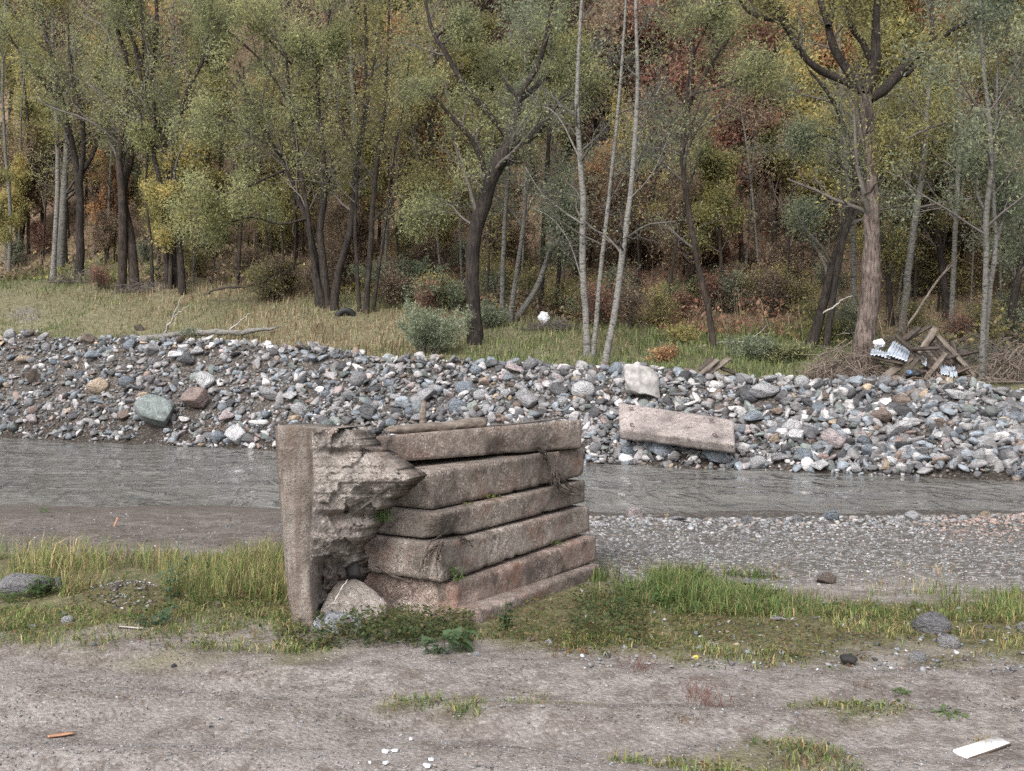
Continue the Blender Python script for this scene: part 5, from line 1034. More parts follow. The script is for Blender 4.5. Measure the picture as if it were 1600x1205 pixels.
field(mb, 8000, 890, 1230, 898, 962, (.04, .17), .006, (5, 5, 2, .7, .5, .6), rg, patch=1.9, lean=.8)
field(mb, 2200, 925, 1090, 905, 950, (.1, .24), .006, (5, 4, 1.4, .5, .3, .4), rg, patch=.8, lean=.6)
field(mb, 6500, 1180, 1680, 922, 965, (.025, .10), .006, (3, 4, 2, .8, .5, .6), rg, patch=.7)
field(mb, 27000, 880, 1680, 940, 1062, (.018, .075), .005, (1.6, 3.2, 3.4, 2.2, 1.6, 1), rg, sod_mask, .8, patch=1.1)
field(mb, 16000, -60, 470, 930, 1025, (.018, .075), .005, (2, 3.5, 3, 1.4, 1, .8), rg, sod_mask, .8, patch=.8)
field(mb, 3000, 440, 960, 985, 1022, (.01, .07), .005, (3, 4, 2, 1, .6, .6), rg, sod_mask, .7, patch=.6)
field(mb, 16000, 500, 1680, 1060, 1230, (.015, .06), .004, (2, 4, 3, 1.5, 1, .5), rg, lambda x, y: (sod_mask(x, y) > .25) * .9, .8, patch=.9)
field(mb, 1500, 900, 1500, 880, 930, (.03, .10), .004, (1, 1, 2, 2, 2, 3), rg, patch=.9)
kind(mb.build('grass', M['grass']), 'stuff', 'uneven green and straw-coloured grass on the near ground', 'grass')
# low leafy ground cover
def leafmass(mb, n, px0, px1, py0, py1, L, cols, rng, h=(.005, .05), dens=None, patch=.8, seed=151, asp=.7):
    px = rng.uniform(px0, px1, n); py = rng.uniform(py0, py1, n); x, y = near_pt(px, py); f = fbm2(x * 2.6, y * 2.6, seed, 3); keep = rng.random(n) < np.clip(.55 + patch * f * 2.2, 0, 1)
    if dens is not None: keep &= rng.random(n) < dens(x, y)
    x, y = x[keep], y[keep]; k = len(x); c = np.stack([x, y, H(x, y) + rng.uniform(*h, k) * (1 + f[keep])], 1)
    a = rng.uniform(0, 6.283, k); ax = unit(np.stack([np.cos(a), np.sin(a), rng.normal(.15, .35, k)], 1)); nb = unit(np.cross(ax, UP + rng.normal(0, .4, (k, 3)))); s = rng.uniform(*L, (k, 1))
    V = np.stack([c, c + ax * s * .5 - nb * s * asp * .5, c + ax * s, c + ax * s * .5 + nb * s * asp * .5], 1).reshape(-1, 3)
    col = np.array(cols)[rng.integers(0, len(cols), k)] * rng.uniform(.65, 1.35, (k, 1)); mb.add(V, np.arange(4 * k).reshape(-1, 4), col=np.repeat(col, 4, 0))
CL = [(.05, .075, .032), (.075, .105, .045), (.10, .13, .055), (.14, .15, .065), (.15, .125, .06)]; CT = [(.15, .14, .05), (.2, .16, .07), (.13, .15, .05), (.17, .10, .06), (.24, .2, .12)]
mb = MB()
leafmass(mb, 3000, 490, 740, 974, 1018, (.014, .036), CL, rg, (.005, .08), patch=1.1)
leafmass(mb, 700, 430, 520, 992, 1018, (.012, .03), CL + CT[:2], rg, (.002, .02))
leafmass(mb, 7000, -40, 470, 935, 1022, (.014, .035), CL + CT, rg, (.003, .05), sod_mask)
leafmass(mb, 15000, 760, 1660, 935, 1055, (.012, .03), CL + CT + CT, rg, (.002, .035), sod_mask)
leafmass(mb, 1600, 890, 1010, 935, 1010, (.016, .036), CL, rg, (.005, .08), patch=1.1)
leafmass(mb, 2600, 980, 1660, 1080, 1225, (.012, .03), CL + CT, rg, (.002, .02), lambda x, y: (sod_mask(x, y) > .3) * .9)
leafmass(mb, 4200, -20, 1640, 1022, 1130, (.007, .024), [(.10, .07, .055), (.14, .105, .08), (.08, .05, .04), (.2, .16, .12), (.11, .12, .06)], rg, (.001, .008), patch=1.1, seed=161, asp=.3)
leafmass(mb, 700, -20, 1640, 1120, 1215, (.005, .016), [(.10, .07, .055), (.16, .12, .09)], rg, (.001, .004), patch=.8, seed=163, asp=.3)
kind(mb.build('ground_cover', M['leaf']), 'stuff', 'low leafy weeds and clover creeping round the stack and track', 'ground cover')
# meadow beyond the bank
mb = MB(); n = 50000; px = rg.uniform(-330, 1930, n); s = 3.45 + 9.5 * rg.random(n) ** 1.1; k_ = (px - CX) / F; y = (24.9 + 1.118 * s) / (1 + .5 * k_); x = k_ * y; f = fbm2(x * .5, y * .5, 141, 3); g2 = fbm2(x * .18, y * .18, 145, 2)
bare = np.hypot((px - 40) / 90, (s - 8.0) / 1.2) < 1; keep = (~bare | (rg.random(n) < .25)) & ~((px > 1355) & (px < 1660) & (s < 8) & (rg.random(n) < .93)) & ~((px > 1085) & (px < 1160) & (s < 5)) & ~((px > 1280) & (px < 1380) & (s < 6.5)); px, s, x, y, f, g2 = [a[keep] for a in (px, s, x, y, f, g2)]; n = len(px)
straw = np.clip(.22 + 1.6 * g2 + .25 * sst(640, 420, px) * sst(4, 7, s), 0, 1); c = np.where((rg.random(n) < straw)[:, None], GR[rg.choice([3, 4, 4, 5], n)], GR[rg.choice([0, 1, 2, 2], n)]) * rg.uniform(.65, 1.2, (n, 1)); c = c * .85 + c.mean(1, keepdims=True) * .15
V, Q, T3, C = blades(x, y, rg.uniform(.07, .32, n) * (1 + .8 * f) * np.interp(s, [3.5, 9, 13], [.8, 1.1, 1.5]), rg.uniform(.014, .03, n), c, rg, .45); mb.add(V, Q, T3, C)
kind(mb.build('meadow_grass', M['grass']), 'stuff', 'rough green and straw meadow grass behind the stony bank', 'grass')

# ------------------------------------------------------------------ single plants
def plant(name, px, py, h, nst, nlf, L, cols, lab, seed, near=True, spread=.5, asp=.45, stem=(.07, .10, .03), cat='weed', rad=.03, droop=.2, base_only=False, group=None, d=None, z=None, wst=.0025):
    rng = np.random.default_rng(500 + seed)
    if d is not None: b = ray(px, py, d); x, y, zz = b
    elif near: x, y = near_pt(px, py); x, y = float(x), float(y); zz = float(H(x, y))
    else: x, y, zz = far_pt(px, py)
    org = np.array([x, y, zz]); P0 = np.zeros((nst, 6, 3)); ang = rng.uniform(0, 6.283, nst); dr = unit(np.stack([np.cos(ang) * spread, np.sin(ang) * spread, np.ones(nst)], 1) * [*(rng.uniform(.3, 1.2, (1, 2))[0]), 1])
    P0[:, 0] = rng.normal(0, rad, (nst, 3)) * [1, 1, 0]; hh = h * rng.uniform(.55, 1.1, nst)
    for k in range(1, 6): dr = unit(dr + rng.normal(0, .08, dr.shape)); P0[:, k] = P0[:, k - 1] + dr * (hh / 5)[:, None]
    root = empty(name, org); tag(root, lab, cat, group)
    V, Q = tubes(P0, np.full((nst, 6), wst) * np.linspace(1, .5, 6), 4); me = mesh('stem', V, [Q]); obj('stem', me, M['tintmat'], root)
    a = me.attributes.new('tint', 'FLOAT_COLOR', 'POINT'); a.data.foreach_set('color', np.tile(np.array([*stem, 1], np.float32), len(V)))
    if nlf:
        i = rng.integers(0, nst, nlf); u = (rng.uniform(.1, 1, nlf) if not base_only else rng.uniform(.7, 1, nlf)) * 5; j = np.clip(u.astype(int), 0, 4); f = (u - j)[:, None]; c = P0[i, j] * (1 - f) + P0[i, j + 1] * f
        an = rng.uniform(0, 6.283, nlf); ax = unit(np.stack([np.cos(an), np.sin(an), rng.normal(.1, .3, nlf)], 1)); nb = unit(np.cross(ax, UP + rng.normal(0, .3, (nlf, 3)))); s = L * rng.uniform(.6, 1.3, (nlf, 1)); tip = c + ax * s - UP * s * droop; md = c + ax * s * .5 + UP * s * .06
        V = np.stack([c, md - nb * s * asp * .5, tip, md + nb * s * asp * .5, md - UP * s * .05], 1).reshape(-1, 3); o = np.arange(nlf)[:, None] * 5
        T3 = np.concatenate([o + np.array(t) for t in ([0, 1, 4], [1, 2, 4], [2, 3, 4], [3, 0, 4])]); col = np.array(cols)[rng.integers(0, len(cols), nlf)] * rng.uniform(.75, 1.25, (nlf, 1))
        obj('foliage', mesh('foliage', V, [T3], False, np.repeat(col, 5, 0)), M['leaf'], root)
    return root
def tuft(px, py, h, n, cols, lab, seed, w=.004, lean=.5, rad=.03, group='grass tufts', d=None, z=None):
    rng = np.random.default_rng(700 + seed)
    if d is None: x, y = near_pt(px, py); x, y = float(x), float(y)
    else: x, y = float(ray(px, py, d)[0]), d
    xs = x + rng.normal(0, rad, n); ys = y + rng.normal(0, rad * .7, n); c = np.array(cols)[rng.integers(0, len(cols), n)] * rng.uniform(.7, 1.3, (n, 1))
    V, Q, T3, C = blades(xs, ys, rng.uniform(.4, 1, n) * h, np.full(n, w), c, rng, lean); zz = float(H(x, y)); org = np.array([x, y, zz])
    V = V - org; o = obj('grass_tuft', mesh('grass_tuft', V, [Q, T3], False, C), M['grass']); o.location = org if d is None else ray(px, py, d); return tag(o, lab, 'grass tuft', group)
GN = [(.06, .11, .035), (.08, .14, .045), (.11, .17, .06)]; GB = [(.085, .13, .085), (.10, .16, .10), (.13, .19, .125)]; DRY = [(.16, .10, .06), (.2, .14, .09), (.12, .07, .05)]
plant('leafy_weed', 62, 935, .16, 14, 90, .05, GN, 'leafy green weed growing right in front of the large flat boulder', 1, spread=.5, rad=.05)
plant('grass_clump', 15, 942, .10, 20, 60, .05, [(.12, .19, .05)], 'bright green low clump below the large flat boulder', 2, spread=.8, asp=.15, rad=.05)
plant('nettle', 268, 945, .30, 5, 70, .055, GB, 'tall blue-green nettle standing in grass behind the rubble heap', 3, spread=.15, rad=.025)
plant('nettle', 245, 985, .16, 8, 50, .06, GB, 'pale lanky weed leaning before the tall nettle', 4, spread=.7, rad=.04)
plant('leafy_weed', 195, 925, .12, 10, 70, .035, GN, 'green weed sprouting at the back of the rubble heap', 5, spread=.6, rad=.05)
plant('seeding_weed', 312, 960, .26, 14, 220, .018, [(.15, .16, .05), (.19, .17, .06), (.1, .13, .04)], 'bushy yellow-green seeding weed near the upright panel', 6, spread=.5, rad=.04)
plant('broad_leaved_weed', 715, 1022, .15, 12, 26, .085, [(.11, .17, .085), (.14, .205, .105)], 'broad-leaved green weed spreading at the foot of the stack', 7, spread=.9, asp=.8, base_only=True, rad=.04)
plant('grey_leaved_weed', 672, 1028, .08, 8, 30, .05, GB, 'grey-green rosette beside the broad-leaved weed', 8, spread=1.2, rad=.02)
plant('climbing_weed', 790, 985, .20, 8, 60, .045, [(.05, .08, .045), (.07, .11, .06)], 'dark ferny weed climbing the bottom slabs', 9, spread=.35, rad=.03)
plant('red_leaved_weed', 540, 998, .07, 8, 40, .022, [(.36, .05, .035), (.28, .05, .03), (.3, .12, .06)], 'small crimson-leaved weed beside the pale rock under the panel', 10, spread=.7, rad=.025)
plant('red_leaved_weed', 600, 968, .08, 6, 26, .022, [(.3, .06, .04), (.22, .1, .05), (.15, .15, .05)], 'red-tinted sprig beside the pale triangular lump', 11, spread=.5, rad=.02)
plant('rusty_weed', 885, 1022, .05, 20, 120, .02, [(.32, .13, .06), (.26, .09, .045), (.34, .18, .09)], 'patch of rust-red weed in front of the pebbles past the stack', 12, spread=1.0, rad=.07)
plant('slab_weed', 718, 908, .09, 10, 40, .04, [(.13, .18, .08), (.1, .15, .06)], 'pale green weed rooted in the joint of the fifth slab', 13, spread=.7, d=6.9, rad=.02)
plant('slab_sprig', 607, 671, .06, 4, 22, .022, [(.18, .25, .09), (.14, .2, .07)], 'bright green sprig on the near end of the top slab', 14, spread=.3, d=7.9, rad=.01)
plant('slab_sprig', 585, 722, .03, 6, 20, .014, [(.18, .25, .07)], 'tiny green sprig at the broken edge of the panel', 15, spread=.5, d=7.0, rad=.012)
plant('moss_tuft', 768, 778, .025, 14, 60, .016, [(.15, .17, .04), (.2, .2, .06)], 'yellow-green moss tuft in the joint under the second slab', 16, spread=.8, d=7.45, rad=.03)
plant('moss_tuft', 731, 788, .022, 10, 40, .016, [(.17, .15, .05), (.2, .18, .06)], 'smaller moss tuft under the second slab nearer its corner', 17, spread=.8, d=7.28, rad=.03)
plant('moss_tuft', 868, 850, .03, 14, 60, .018, [(.08, .11, .04), (.12, .14, .05)], 'mossy sprig in the joint over the far end of the fifth slab', 18, spread=.8, d=8.0, rad=.04)
for k, (px, py, dd) in enumerate(((690, 1000, 0), (575, 1000, 0), (630, 1004, 0))): plant('creeping_weed', px, py, .12, 16, 120, .035, CL, ['dense green weed under the rusty slabs near the broad leaves', 'dense green weed just past the crimson-leaved one', 'dense green weed midway along the foot of the stack'][k], 20 + k, spread=.8, asp=.6, rad=.07)
plant('leafy_weed', 945, 965, .15, 10, 70, .045, [(.055, .095, .042), (.08, .125, .055)], 'lush green weed beside the far end of the stack', 24, spread=.5, rad=.07)
plant('leafy_weed', 1028, 950, .16, 6, 40, .05, GN, 'upright weed among the tall grass on the stack far side', 25, spread=.4, rad=.03)
tuft(600, 812, .16, 46, [(.05, .11, .025), (.07, .14, .035), (.1, .16, .05)], 'fresh green grass tuft growing from the gap under the panel tip', 1, .004, .9, .03, d=6.95)
TF = [(727, 1112, .06, 60, 'bright green grass tuft alone on the track'), (735, 1095, .04, 30, 'paler tuft just behind the bright green one'), (615, 1106, .04, 50, 'yellow-green tuft on the track before the stack'), (665, 1106, .04, 50, 'sparse olive tuft between two track tufts'), (845, 1085, .06, 26, 'lone pale weed blade tuft on the track past the stack'), (1073, 1130, .06, 40, 'dry straw tuft among red stems on the track'), (1235, 1140, .03, 50, 'small vivid green tuft in the bare track'), (1538, 1165, .06, 70, 'yellow-brown tuft behind the white board'), (985, 1180, .04, 60, 'green tuft at the near track edge'), (1240, 1190, .09, 34, 'tuft with dark seed stalks at the near track edge'), (1290, 1185, .10, 30, 'second dark-stalked tuft at the near track edge'), (1345, 1075, .07, 24, 'dark plantain stalks on the track'), (1310, 1040, .04, 40, 'pale tuft below the black charred lump'), (1330, 1200, .06, 40, 'tuft at the bottom of the track under the plantain'), (70, 800, .14, 60, 'green tuft on the mud by the near waterline')]
for k, (px, py, h, n, lab) in enumerate(TF): tuft(px, py, h, n, [GN, [(.17, .17, .06), (.13, .16, .05)], [(.2, .17, .08), (.16, .16, .06)], GN, [(.2, .2, .1)], DRY + [(.26, .22, .14)], [(.07, .16, .04)], [(.19, .14, .05), (.24, .18, .07)], GN, DRY, DRY, DRY, [(.16, .17, .07)], GN, [(.09, .15, .05)]][k], lab, 10 + k, .003, .45, .03 if k not in (2, 3, 8) else .05)
for k, (px, py, lab) in enumerate(((1085, 1085, 'brown-red leafless stems on the bare track'), (1112, 1100, 'second brown-red stem clump behind the straw tuft'), (1000, 1055, 'brown-red stems at the edge of the bare track'))): plant('dry_stem_weed', px, py, .13, 22, 60, .010, [(.2, .08, .06), (.15, .06, .05)], lab, 30 + k, spread=.8, stem=(.14, .065, .05), rad=.05, wst=.0014)
for k, (px, py, lab) in enumerate(((1410, 1083, 'pale-leaved rosette on the track under the plantain'), (1485, 1130, 'flat pale green rosette nearer the white board'))): plant('rosette_weed', px, py, .03, 8, 14, .07, [(.2, .26, .13), (.16, .22, .1)], lab, 34 + k, spread=2.5, asp=.3, rad=.01)
# far plants
def bush(px, py, w, h, n, size, pal, lab, seed, cat='bush', stemmat='twig', asp=.3, name='bush'):
    rng = np.random.default_rng(800 + seed); x, y, z = far_pt(px, py); org = np.array([x, y, z]); ns = 26; a = rng.uniform(0, 6.283, ns); sp = rng.uniform(.1, 1, ns) * w; d = unit(np.stack([np.cos(a) * sp, np.sin(a) * sp * .8, np.full(ns, h)], 1)); L = np.hypot(h, sp) * rng.uniform(.7, 1.05, ns)
    P = np.zeros((ns, 7, 3)); P[:, 0] = rng.normal(0, .1 * w, (ns, 3)) * [1, 1, 0] - UP * .05
    for k in range(1, 7): d = unit(d + rng.normal(0, .1, d.shape) - UP * .04); P[:, k] = P[:, k - 1] + d * (L / 6)[:, None]
    R = np.full((ns, 7), .012) * np.linspace(1, .3, 7); c1, r1, L1 = grow(P, R, 7, .25, .6, .35, 4, .2, UP * .1, rng, .6)
    root = empty(name, org); tag(root, lab, cat, 'bushes of the far bank'); mb = MB(); mb.add(*tubes(P, R, 4)); mb.add(*tubes(c1, np.maximum(r1, .004), 3)); obj('branches', mesh('branches', np.concatenate(mb.v), [np.concatenate(mb.q)]), M[stemmat], root)
    V, Q, C = leaves(c1, n, size, rng, pal, (1, 1.2, 1, .6), .05, .1, asp, .5); obj('foliage', mesh('foliage', V, [Q], False, C), M['leaf'], root)
SLV = [(.19, .22, .14), (.26, .295, .2), (.34, .37, .27), (.42, .44, .33)]
bush(668, 560, 1.5, 1.35, 9000, .10, SLV, 'silvery green bush on the bank crest before the leaning tree', 1)
bush(630, 470, 1.6, 1.5, 7000, .14, G_GRY, 'wide grey-green shrub between thin-stemmed clump and leaning tree', 2)
bush(700, 485, 1.2, 1.2, 5000, .13, G_GRY, 'grey-green shrub close upstream of the leaning tree', 3)
bush(905, 498, .9, .9, 3000, .12, SLV, 'pale green bush behind the birch trio', 4)
bush(1180, 560, 1.0, .6, 4500, .10, G_GRY, 'low grey-green bush past the plank heap', 5)
bush(1235, 565, .9, .5, 4000, .10, G_WIL, 'low green bush at the foot of the slanting trunk', 6)
bush(1075, 480, 1.2, .9, 3600, .13, G_WIL, 'green shrub behind the slender crooked tree', 7)
bush(1065, 540, .7, .6, 2600, .10, G_YEL, 'small yellowing bush between the birch trio and plank heap', 8)
bush(1045, 565, .5, .35, 1800, .09, G_ORG, 'small orange-brown bush on the crest near the pale upright boulder', 9)
bush(770, 515, .7, .8, 2800, .10, SLV, 'green bush at the foot of the grey stem clump', 10)
bush(245, 435, .7, .6, 1500, .12, G_WIL, 'small green bush at the foot of the dark trunks', 11)
bush(430, 460, 1.2, 1.2, 4000, .14, G_OLV, 'olive bush behind the bare fallen bough', 12)
bush(1290, 540, .8, .8, 3400, .11, G_OLV, 'olive bush between slanting trunk and great tree', 13)
bush(1115, 430, 1.2, 1.5, 3600, .16, G_RED, 'russet bush on the slope behind the slender crooked tree', 14)
bush(1215, 455, 1.2, 1.6, 3600, .16, G_BRN, 'dark brown bush on the slope upstream of the slanting trunk', 15)
bush(1000, 430, 1.4, 1.6, 3600, .16, G_BRN, 'brown thicket on the slope right behind the birch trio', 16)
bush(300, 530, .35, .4, 700, .09, SLV, 'leafy pale weeds behind the fallen log', 17)

# ------------------------------------------------------------------ timber, wreckage and litter
fl = [far_pt(198, 532), far_pt(320, 522), far_pt(438, 517)]
def fp(px, py, d): return ray(px, py, d)
dl = float(np.mean([34.5]))
dlg = far_pt(300, 531)[1]
stick('fallen_log', [fp(196, 531, dlg + .6), fp(250, 526, dlg + .3), fp(310, 520, dlg), fp(370, 520, dlg - .3), fp(440, 511, dlg - .6)], [.06, .11, .105, .1, .08, .03], 'bark_pale', 'long weathered fallen log with two upright side branches on the bank crest', 'log', 8, 30, .02, 11,
      parts=[([fp(256, 522, dlg + .3), fp(272, 492, dlg), fp(285, 463, dlg - .1)], [.04, .03, .012], 'wood_pale'), ([fp(272, 496, dlg), fp(284, 485, dlg), (fp(296, 476, dlg))], [.02, .015, .006], 'wood_pale'), ([fp(358, 516, dlg), fp(378, 500, dlg), fp(392, 490, dlg)], [.03, .02, .01], 'wood_pale')])
db = far_pt(400, 475)[1]
stick('fallen_bough', [fp(315, 462, db + .5), fp(340, 452, db), fp(380, 447, db), fp(425, 435, db + .3), fp(480, 405, db + .8)], [.03, .05, .06, .06, .03], 'wood_dark', 'bare dark fallen bough lying upstream of the many-stemmed willow', 'branch', 6, 24, .03, 12,
      parts=[([fp(425, 435, db), fp(445, 405, db), fp(470, 385, db)], [.03, .02, .01], 'wood_dark'), ([fp(360, 450, db), fp(345, 438, db), fp(318, 435, db)], [.02, .015, .008], 'wood_dark'), ([fp(400, 444, db), fp(430, 455, db), fp(455, 470, db)], [.02, .015, .008], 'wood_dark')])
ds = far_pt(180, 530)[1]
stick('bleached_stick', [fp(62, 531, ds + 3), fp(61, 520, ds + 3), fp(57, 510, ds + 3)], [.03, .025, .012], 'wood_pale', 'short bleached stick standing on the upstream crest', 'branch', 5, 8, .004, 13)
xs = far_pt(55, 585)
def stump(px, py, w, h, lab, seed):
    x, y, z = far_pt(px, py); v, f = rock(np.random.default_rng(seed), 4, 9, (w, w * .6, h), .16); v = v @ rot_euler(.3, .6, .2).T; o = obj('rotten_stump', mesh('rotten_stump', v, [f], True), M['wood_dark']); o.location = (x, y, z + h * .2); tag(o, lab, 'stump')
stump(57, 598, .42, .30, 'dark rotten stump sunk in the upstream bank gravel', 3)
stump(205, 606, .30, .14, 'dark split timber lump above the big green-grey boulder', 4)
stump(216, 516, .22, .18, 'small dark root clod behind the fallen log end', 5)
stump(1438, 560, .1, .05, 'little dark timber lump on the wreckage', 6)
da = far_pt(1140, 545)[1]
stick('arching_branch', [fp(1064, 552, da), fp(1100, 540, da), fp(1150, 534, da), fp(1195, 538, da), fp(1222, 546, da)], [.012, .02, .022, .02, .008], 'wood_pale', 'thin pale branch arching over weeds by the plank heap', 'branch', 5, 18, .01, 14, parts=[([fp(1165, 534, da), fp(1185, 522, da), fp(1198, 508, da)], [.012, .01, .005], 'wood_pale')])
stick('broken_branch', [fp(1285, 490, 29), fp(1305, 478, 28.8), fp(1318, 467, 28.7), fp(1334, 461, 28.6)], [.02, .025, .02, .01], 'wood_pale', 'pale broken branch snagged between slanting trunk and great tree', 'branch', 5, 14, .01, 15)
dp = 27.5
stick('leaning_pole', [fp(1416, 512, dp), fp(1440, 476, dp), fp(1470, 432, dp + .3), fp(1498, 405, dp + .6)], [.035, .034, .03, .012], 'wood', 'long thin pole leaning up from the wreckage toward the trees', 'pole', 6, 16, .006, 16, parts=[([fp(1462, 444, dp + .2), fp(1480, 418, dp + .4), fp(1500, 396, dp + .6)], [.02, .015, .006], 'wood')])
def plank(a, b, w, th, mat, lab, seed, roll=0., name='plank', group='loose planks'):
    a, b = np.array(a, float), np.array(b, float); c = (a + b) / 2; L = np.linalg.norm(b - a); rng = np.random.default_rng(seed); n = 10; V = []
    for i in range(n + 1):
        u = (i / n - .5) * L; e = rng.normal(0, .006, 4)
        V += [(u, -w / 2 + e[0], -th / 2), (u, w / 2 + e[1], -th / 2), (u, w / 2 + e[2], th / 2 + e[0] * .4), (u, -w / 2 + e[3], th / 2 + e[1] * .4)]
    Q = [[i * 4 + j, i * 4 + (j + 1) % 4, (i + 1) * 4 + (j + 1) % 4, (i + 1) * 4 + j] for i in range(n) for j in range(4)] + [[3, 2, 1, 0], [n * 4, n * 4 + 1, n * 4 + 2, n * 4 + 3]]
    o = obj(name, mesh(name, np.array(V), [np.array(Q)]), M[mat]); ex = unit(b - a); ey = unit(np.cross(UP + np.array([0, -.001, 0]), ex)); ez = np.cross(ex, ey); R_ = np.stack([ex, ey, ez], 1) @ np.array(Matrix.Rotation(roll, 3, 'X'))
    o.matrix_world = Matrix.Translation(Vector(c)) @ Matrix(R_.tolist()).to_4x4(); return tag(o, lab, 'plank', group)
D = 25.7
PL = [((1382, 590, D - .3), (1440, 545, D - .2), .18, .05, 'wood', 'broad grey plank slanting up across the wreckage front', .9), ((1440, 548, D - .25), (1462, 512, D), .14, .05, 'wood', 'plank end rising to the peak of the wreckage', .9), ((1400, 524, D - .4), (1462, 582, D - .4), .13, .05, 'wood_dark', 'dark plank crossing down in front of the metal sheet', .8), ((1426, 546, D - .5), (1466, 544, D - .5), .09, .07, 'wood_dark', 'dark short beam lying level in mid wreckage', .4), ((1464, 524, D + .1), (1526, 590, D - .2), .12, .06, 'wood', 'long pale rafter sloping down the downstream side of the wreckage', .8), ((1458, 520, D + .5), (1440, 560, D + .3), .35, .04, 'wood_dark', 'wide dark board under the wreckage peak', 1.3), ((1414, 532, D + .6), (1456, 508, D + .9), .1, .05, 'wood_dark', 'thin dark lath behind the wreckage peak', .5), ((1362, 556, D - .2), (1412, 566, D - .4), .16, .05, 'wood_dark', 'dark board beneath the metal sheets', .9), ((1396, 600, D - .7), (1470, 596, D - .5), .1, .04, 'wood', 'grey plank flat on the ground before the wreckage', .3), ((1464, 586, D - .5), (1520, 606, D - .7), .1, .05, 'wood', 'plank lying low at the downstream foot of the wreckage', .4), ((1500, 604, D - .7), (1550, 612, D - .9), .08, .05, 'wood', 'thin brown lath beyond the wreckage', .4), ((1424, 588, D - .6), (1452, 574, D - .2), .14, .05, 'wood_dark', 'short dark plank jammed low in the wreckage', .6)]
PL += [((1395, 545, D + .3), (1436, 512, D + .8), .12, .05, 'wood_dark', 'dark plank poking up behind the bright metal sheet', .7), ((1440, 600, D - .5), (1478, 552, D - .35), .11, .05, 'wood', 'grey plank slanting across the boarded wall piece', .8), ((1476, 560, D - .3), (1530, 548, D + .5), .1, .05, 'wood_dark', 'dark lath sticking out downstream of the wreckage peak', .5), ((1452, 596, D - .6), (1512, 575, D - .3), .1, .06, 'wood_dark', 'dark beam low across the downstream side of the wreckage', .6), ((1410, 592, D - .7), (1434, 560, D - .5), .1, .05, 'wood_dark', 'short dark plank leaning on the level beam', .7), ((1488, 534, D + .3), (1500, 585, D - .1), .12, .05, 'wood_dark', 'upright dark board behind the long pale rafter', 1.0)]
for k, (a, b, w, th, mt, lab, roll) in enumerate(PL): plank(fp(*a), fp(*b), w, th, mt, lab, 60 + k, roll)
# boarded panel of the wreck (its boards are single pieces)
def board_panel():
    a, b, c, e = fp(1462, 530, D + .25), fp(1516, 590, D + .0), fp(1462, 592, D + .1), fp(1432, 562, D + .2); org = (a + b + c + e) / 4; root = empty('collapsed_board_wall', org); tag(root, 'collapsed brown boarded wall piece inside the wreckage', 'wall piece')
    for k in range(7):
        u0, u1 = k / 7 + .008, (k + 1) / 7 - .008; P = [a * (1 - u0) + e * u0, b * (1 - u0) + c * u0, b * (1 - u1) + c * u1, a * (1 - u1) + e * u1]; n = unit(np.cross(P[1] - P[0], P[3] - P[0])) * .025; j = n * RS.uniform(-.6, .6)
        V = np.array([q_ + j for q_ in P] + [q_ + j + n for q_ in P]) - org; obj('board', mesh('board', V, [np.array([[0, 1, 2, 3], [7, 6, 5, 4], [0, 4, 5, 1], [1, 5, 6, 2], [2, 6, 7, 3], [3, 7, 4, 0]])]), M['wood_dark'] if k % 3 else M['wood'], root)
board_panel()
def corrugated(c4, nw, amp, lab, seed, mat='metal'):
    c4 = [np.array(c) for c in c4]; nu, nv = nw * 6, 10; U, V_ = np.meshgrid(np.linspace(0, 1, nu + 1), np.linspace(0, 1, nv + 1)); rng = np.random.default_rng(seed)
    P = c4[0] * ((1 - U) * (1 - V_))[..., None] + c4[1] * (U * (1 - V_))[..., None] + c4[2] * (U * V_)[..., None] + c4[3] * ((1 - U) * V_)[..., None]; n = unit(np.cross(c4[1] - c4[0], c4[3] - c4[0]))
    hgt = amp * np.sin(U * nw * 2 * math.pi) + .06 * fbm2(U * 3 + seed, V_ * 3, seed, 2); P = P + hgt[..., None] * n; org = P.reshape(-1, 3).mean(0); ix = np.arange((nu + 1) * (nv + 1)).reshape(nv + 1, nu + 1); F1 = np.stack([ix[:-1, :-1], ix[:-1, 1:], ix[1:, 1:], ix[1:, :-1]], -1).reshape(-1, 4); m = P.reshape(-1, 3); N = len(m)
    rim = np.concatenate([ix[0], ix[1:, -1], ix[-1, -2::-1], ix[-2:0:-1, 0]]); rn = np.roll(rim, -1); sd = np.stack([rim, rim + N, rn + N, rn], -1)
    o = obj('corrugated_sheet', mesh('corrugated_sheet', np.concatenate([m, m - n * .006]) - org, [F1, F1[:, ::-1] + N, sd], True), M[mat]); o.location = org; tag(o, lab, 'metal sheet', 'corrugated metal sheets')
corrugated([fp(1396, 532, D), fp(1423, 548, D - .1), fp(1417, 566, D - .5), fp(1383, 556, D - .4)], 7, .018, 'bright corrugated metal sheet standing up in the wreckage', 1)
corrugated([fp(1362, 543, D), fp(1384, 550, D), fp(1392, 562, D - .4), fp(1360, 553, D - .3)], 6, .018, 'corrugated sheet lying against the great tree in the wreckage', 2)
corrugated([fp(1436, 555, D - .2), fp(1449, 558, D - .2), fp(1447, 573, D - .6), fp(1440, 566, D - .5)], 5, .015, 'crumpled bit of corrugated metal in mid wreckage', 3)
corrugated([fp(1462, 596, D - .6), fp(1492, 597, D - .6), fp(1484, 608, D - 1.1), fp(1458, 603, D - 1.)], 6, .015, 'bluish metal sheet lying low in front of the wreckage', 4)
corrugated([fp(1468, 570, D - .2), fp(1492, 574, D - .2), fp(1496, 590, D - .6), fp(1470, 586, D - .5)], 6, .02, 'greenish metal sheet half buried at the wreckage centre', 5)
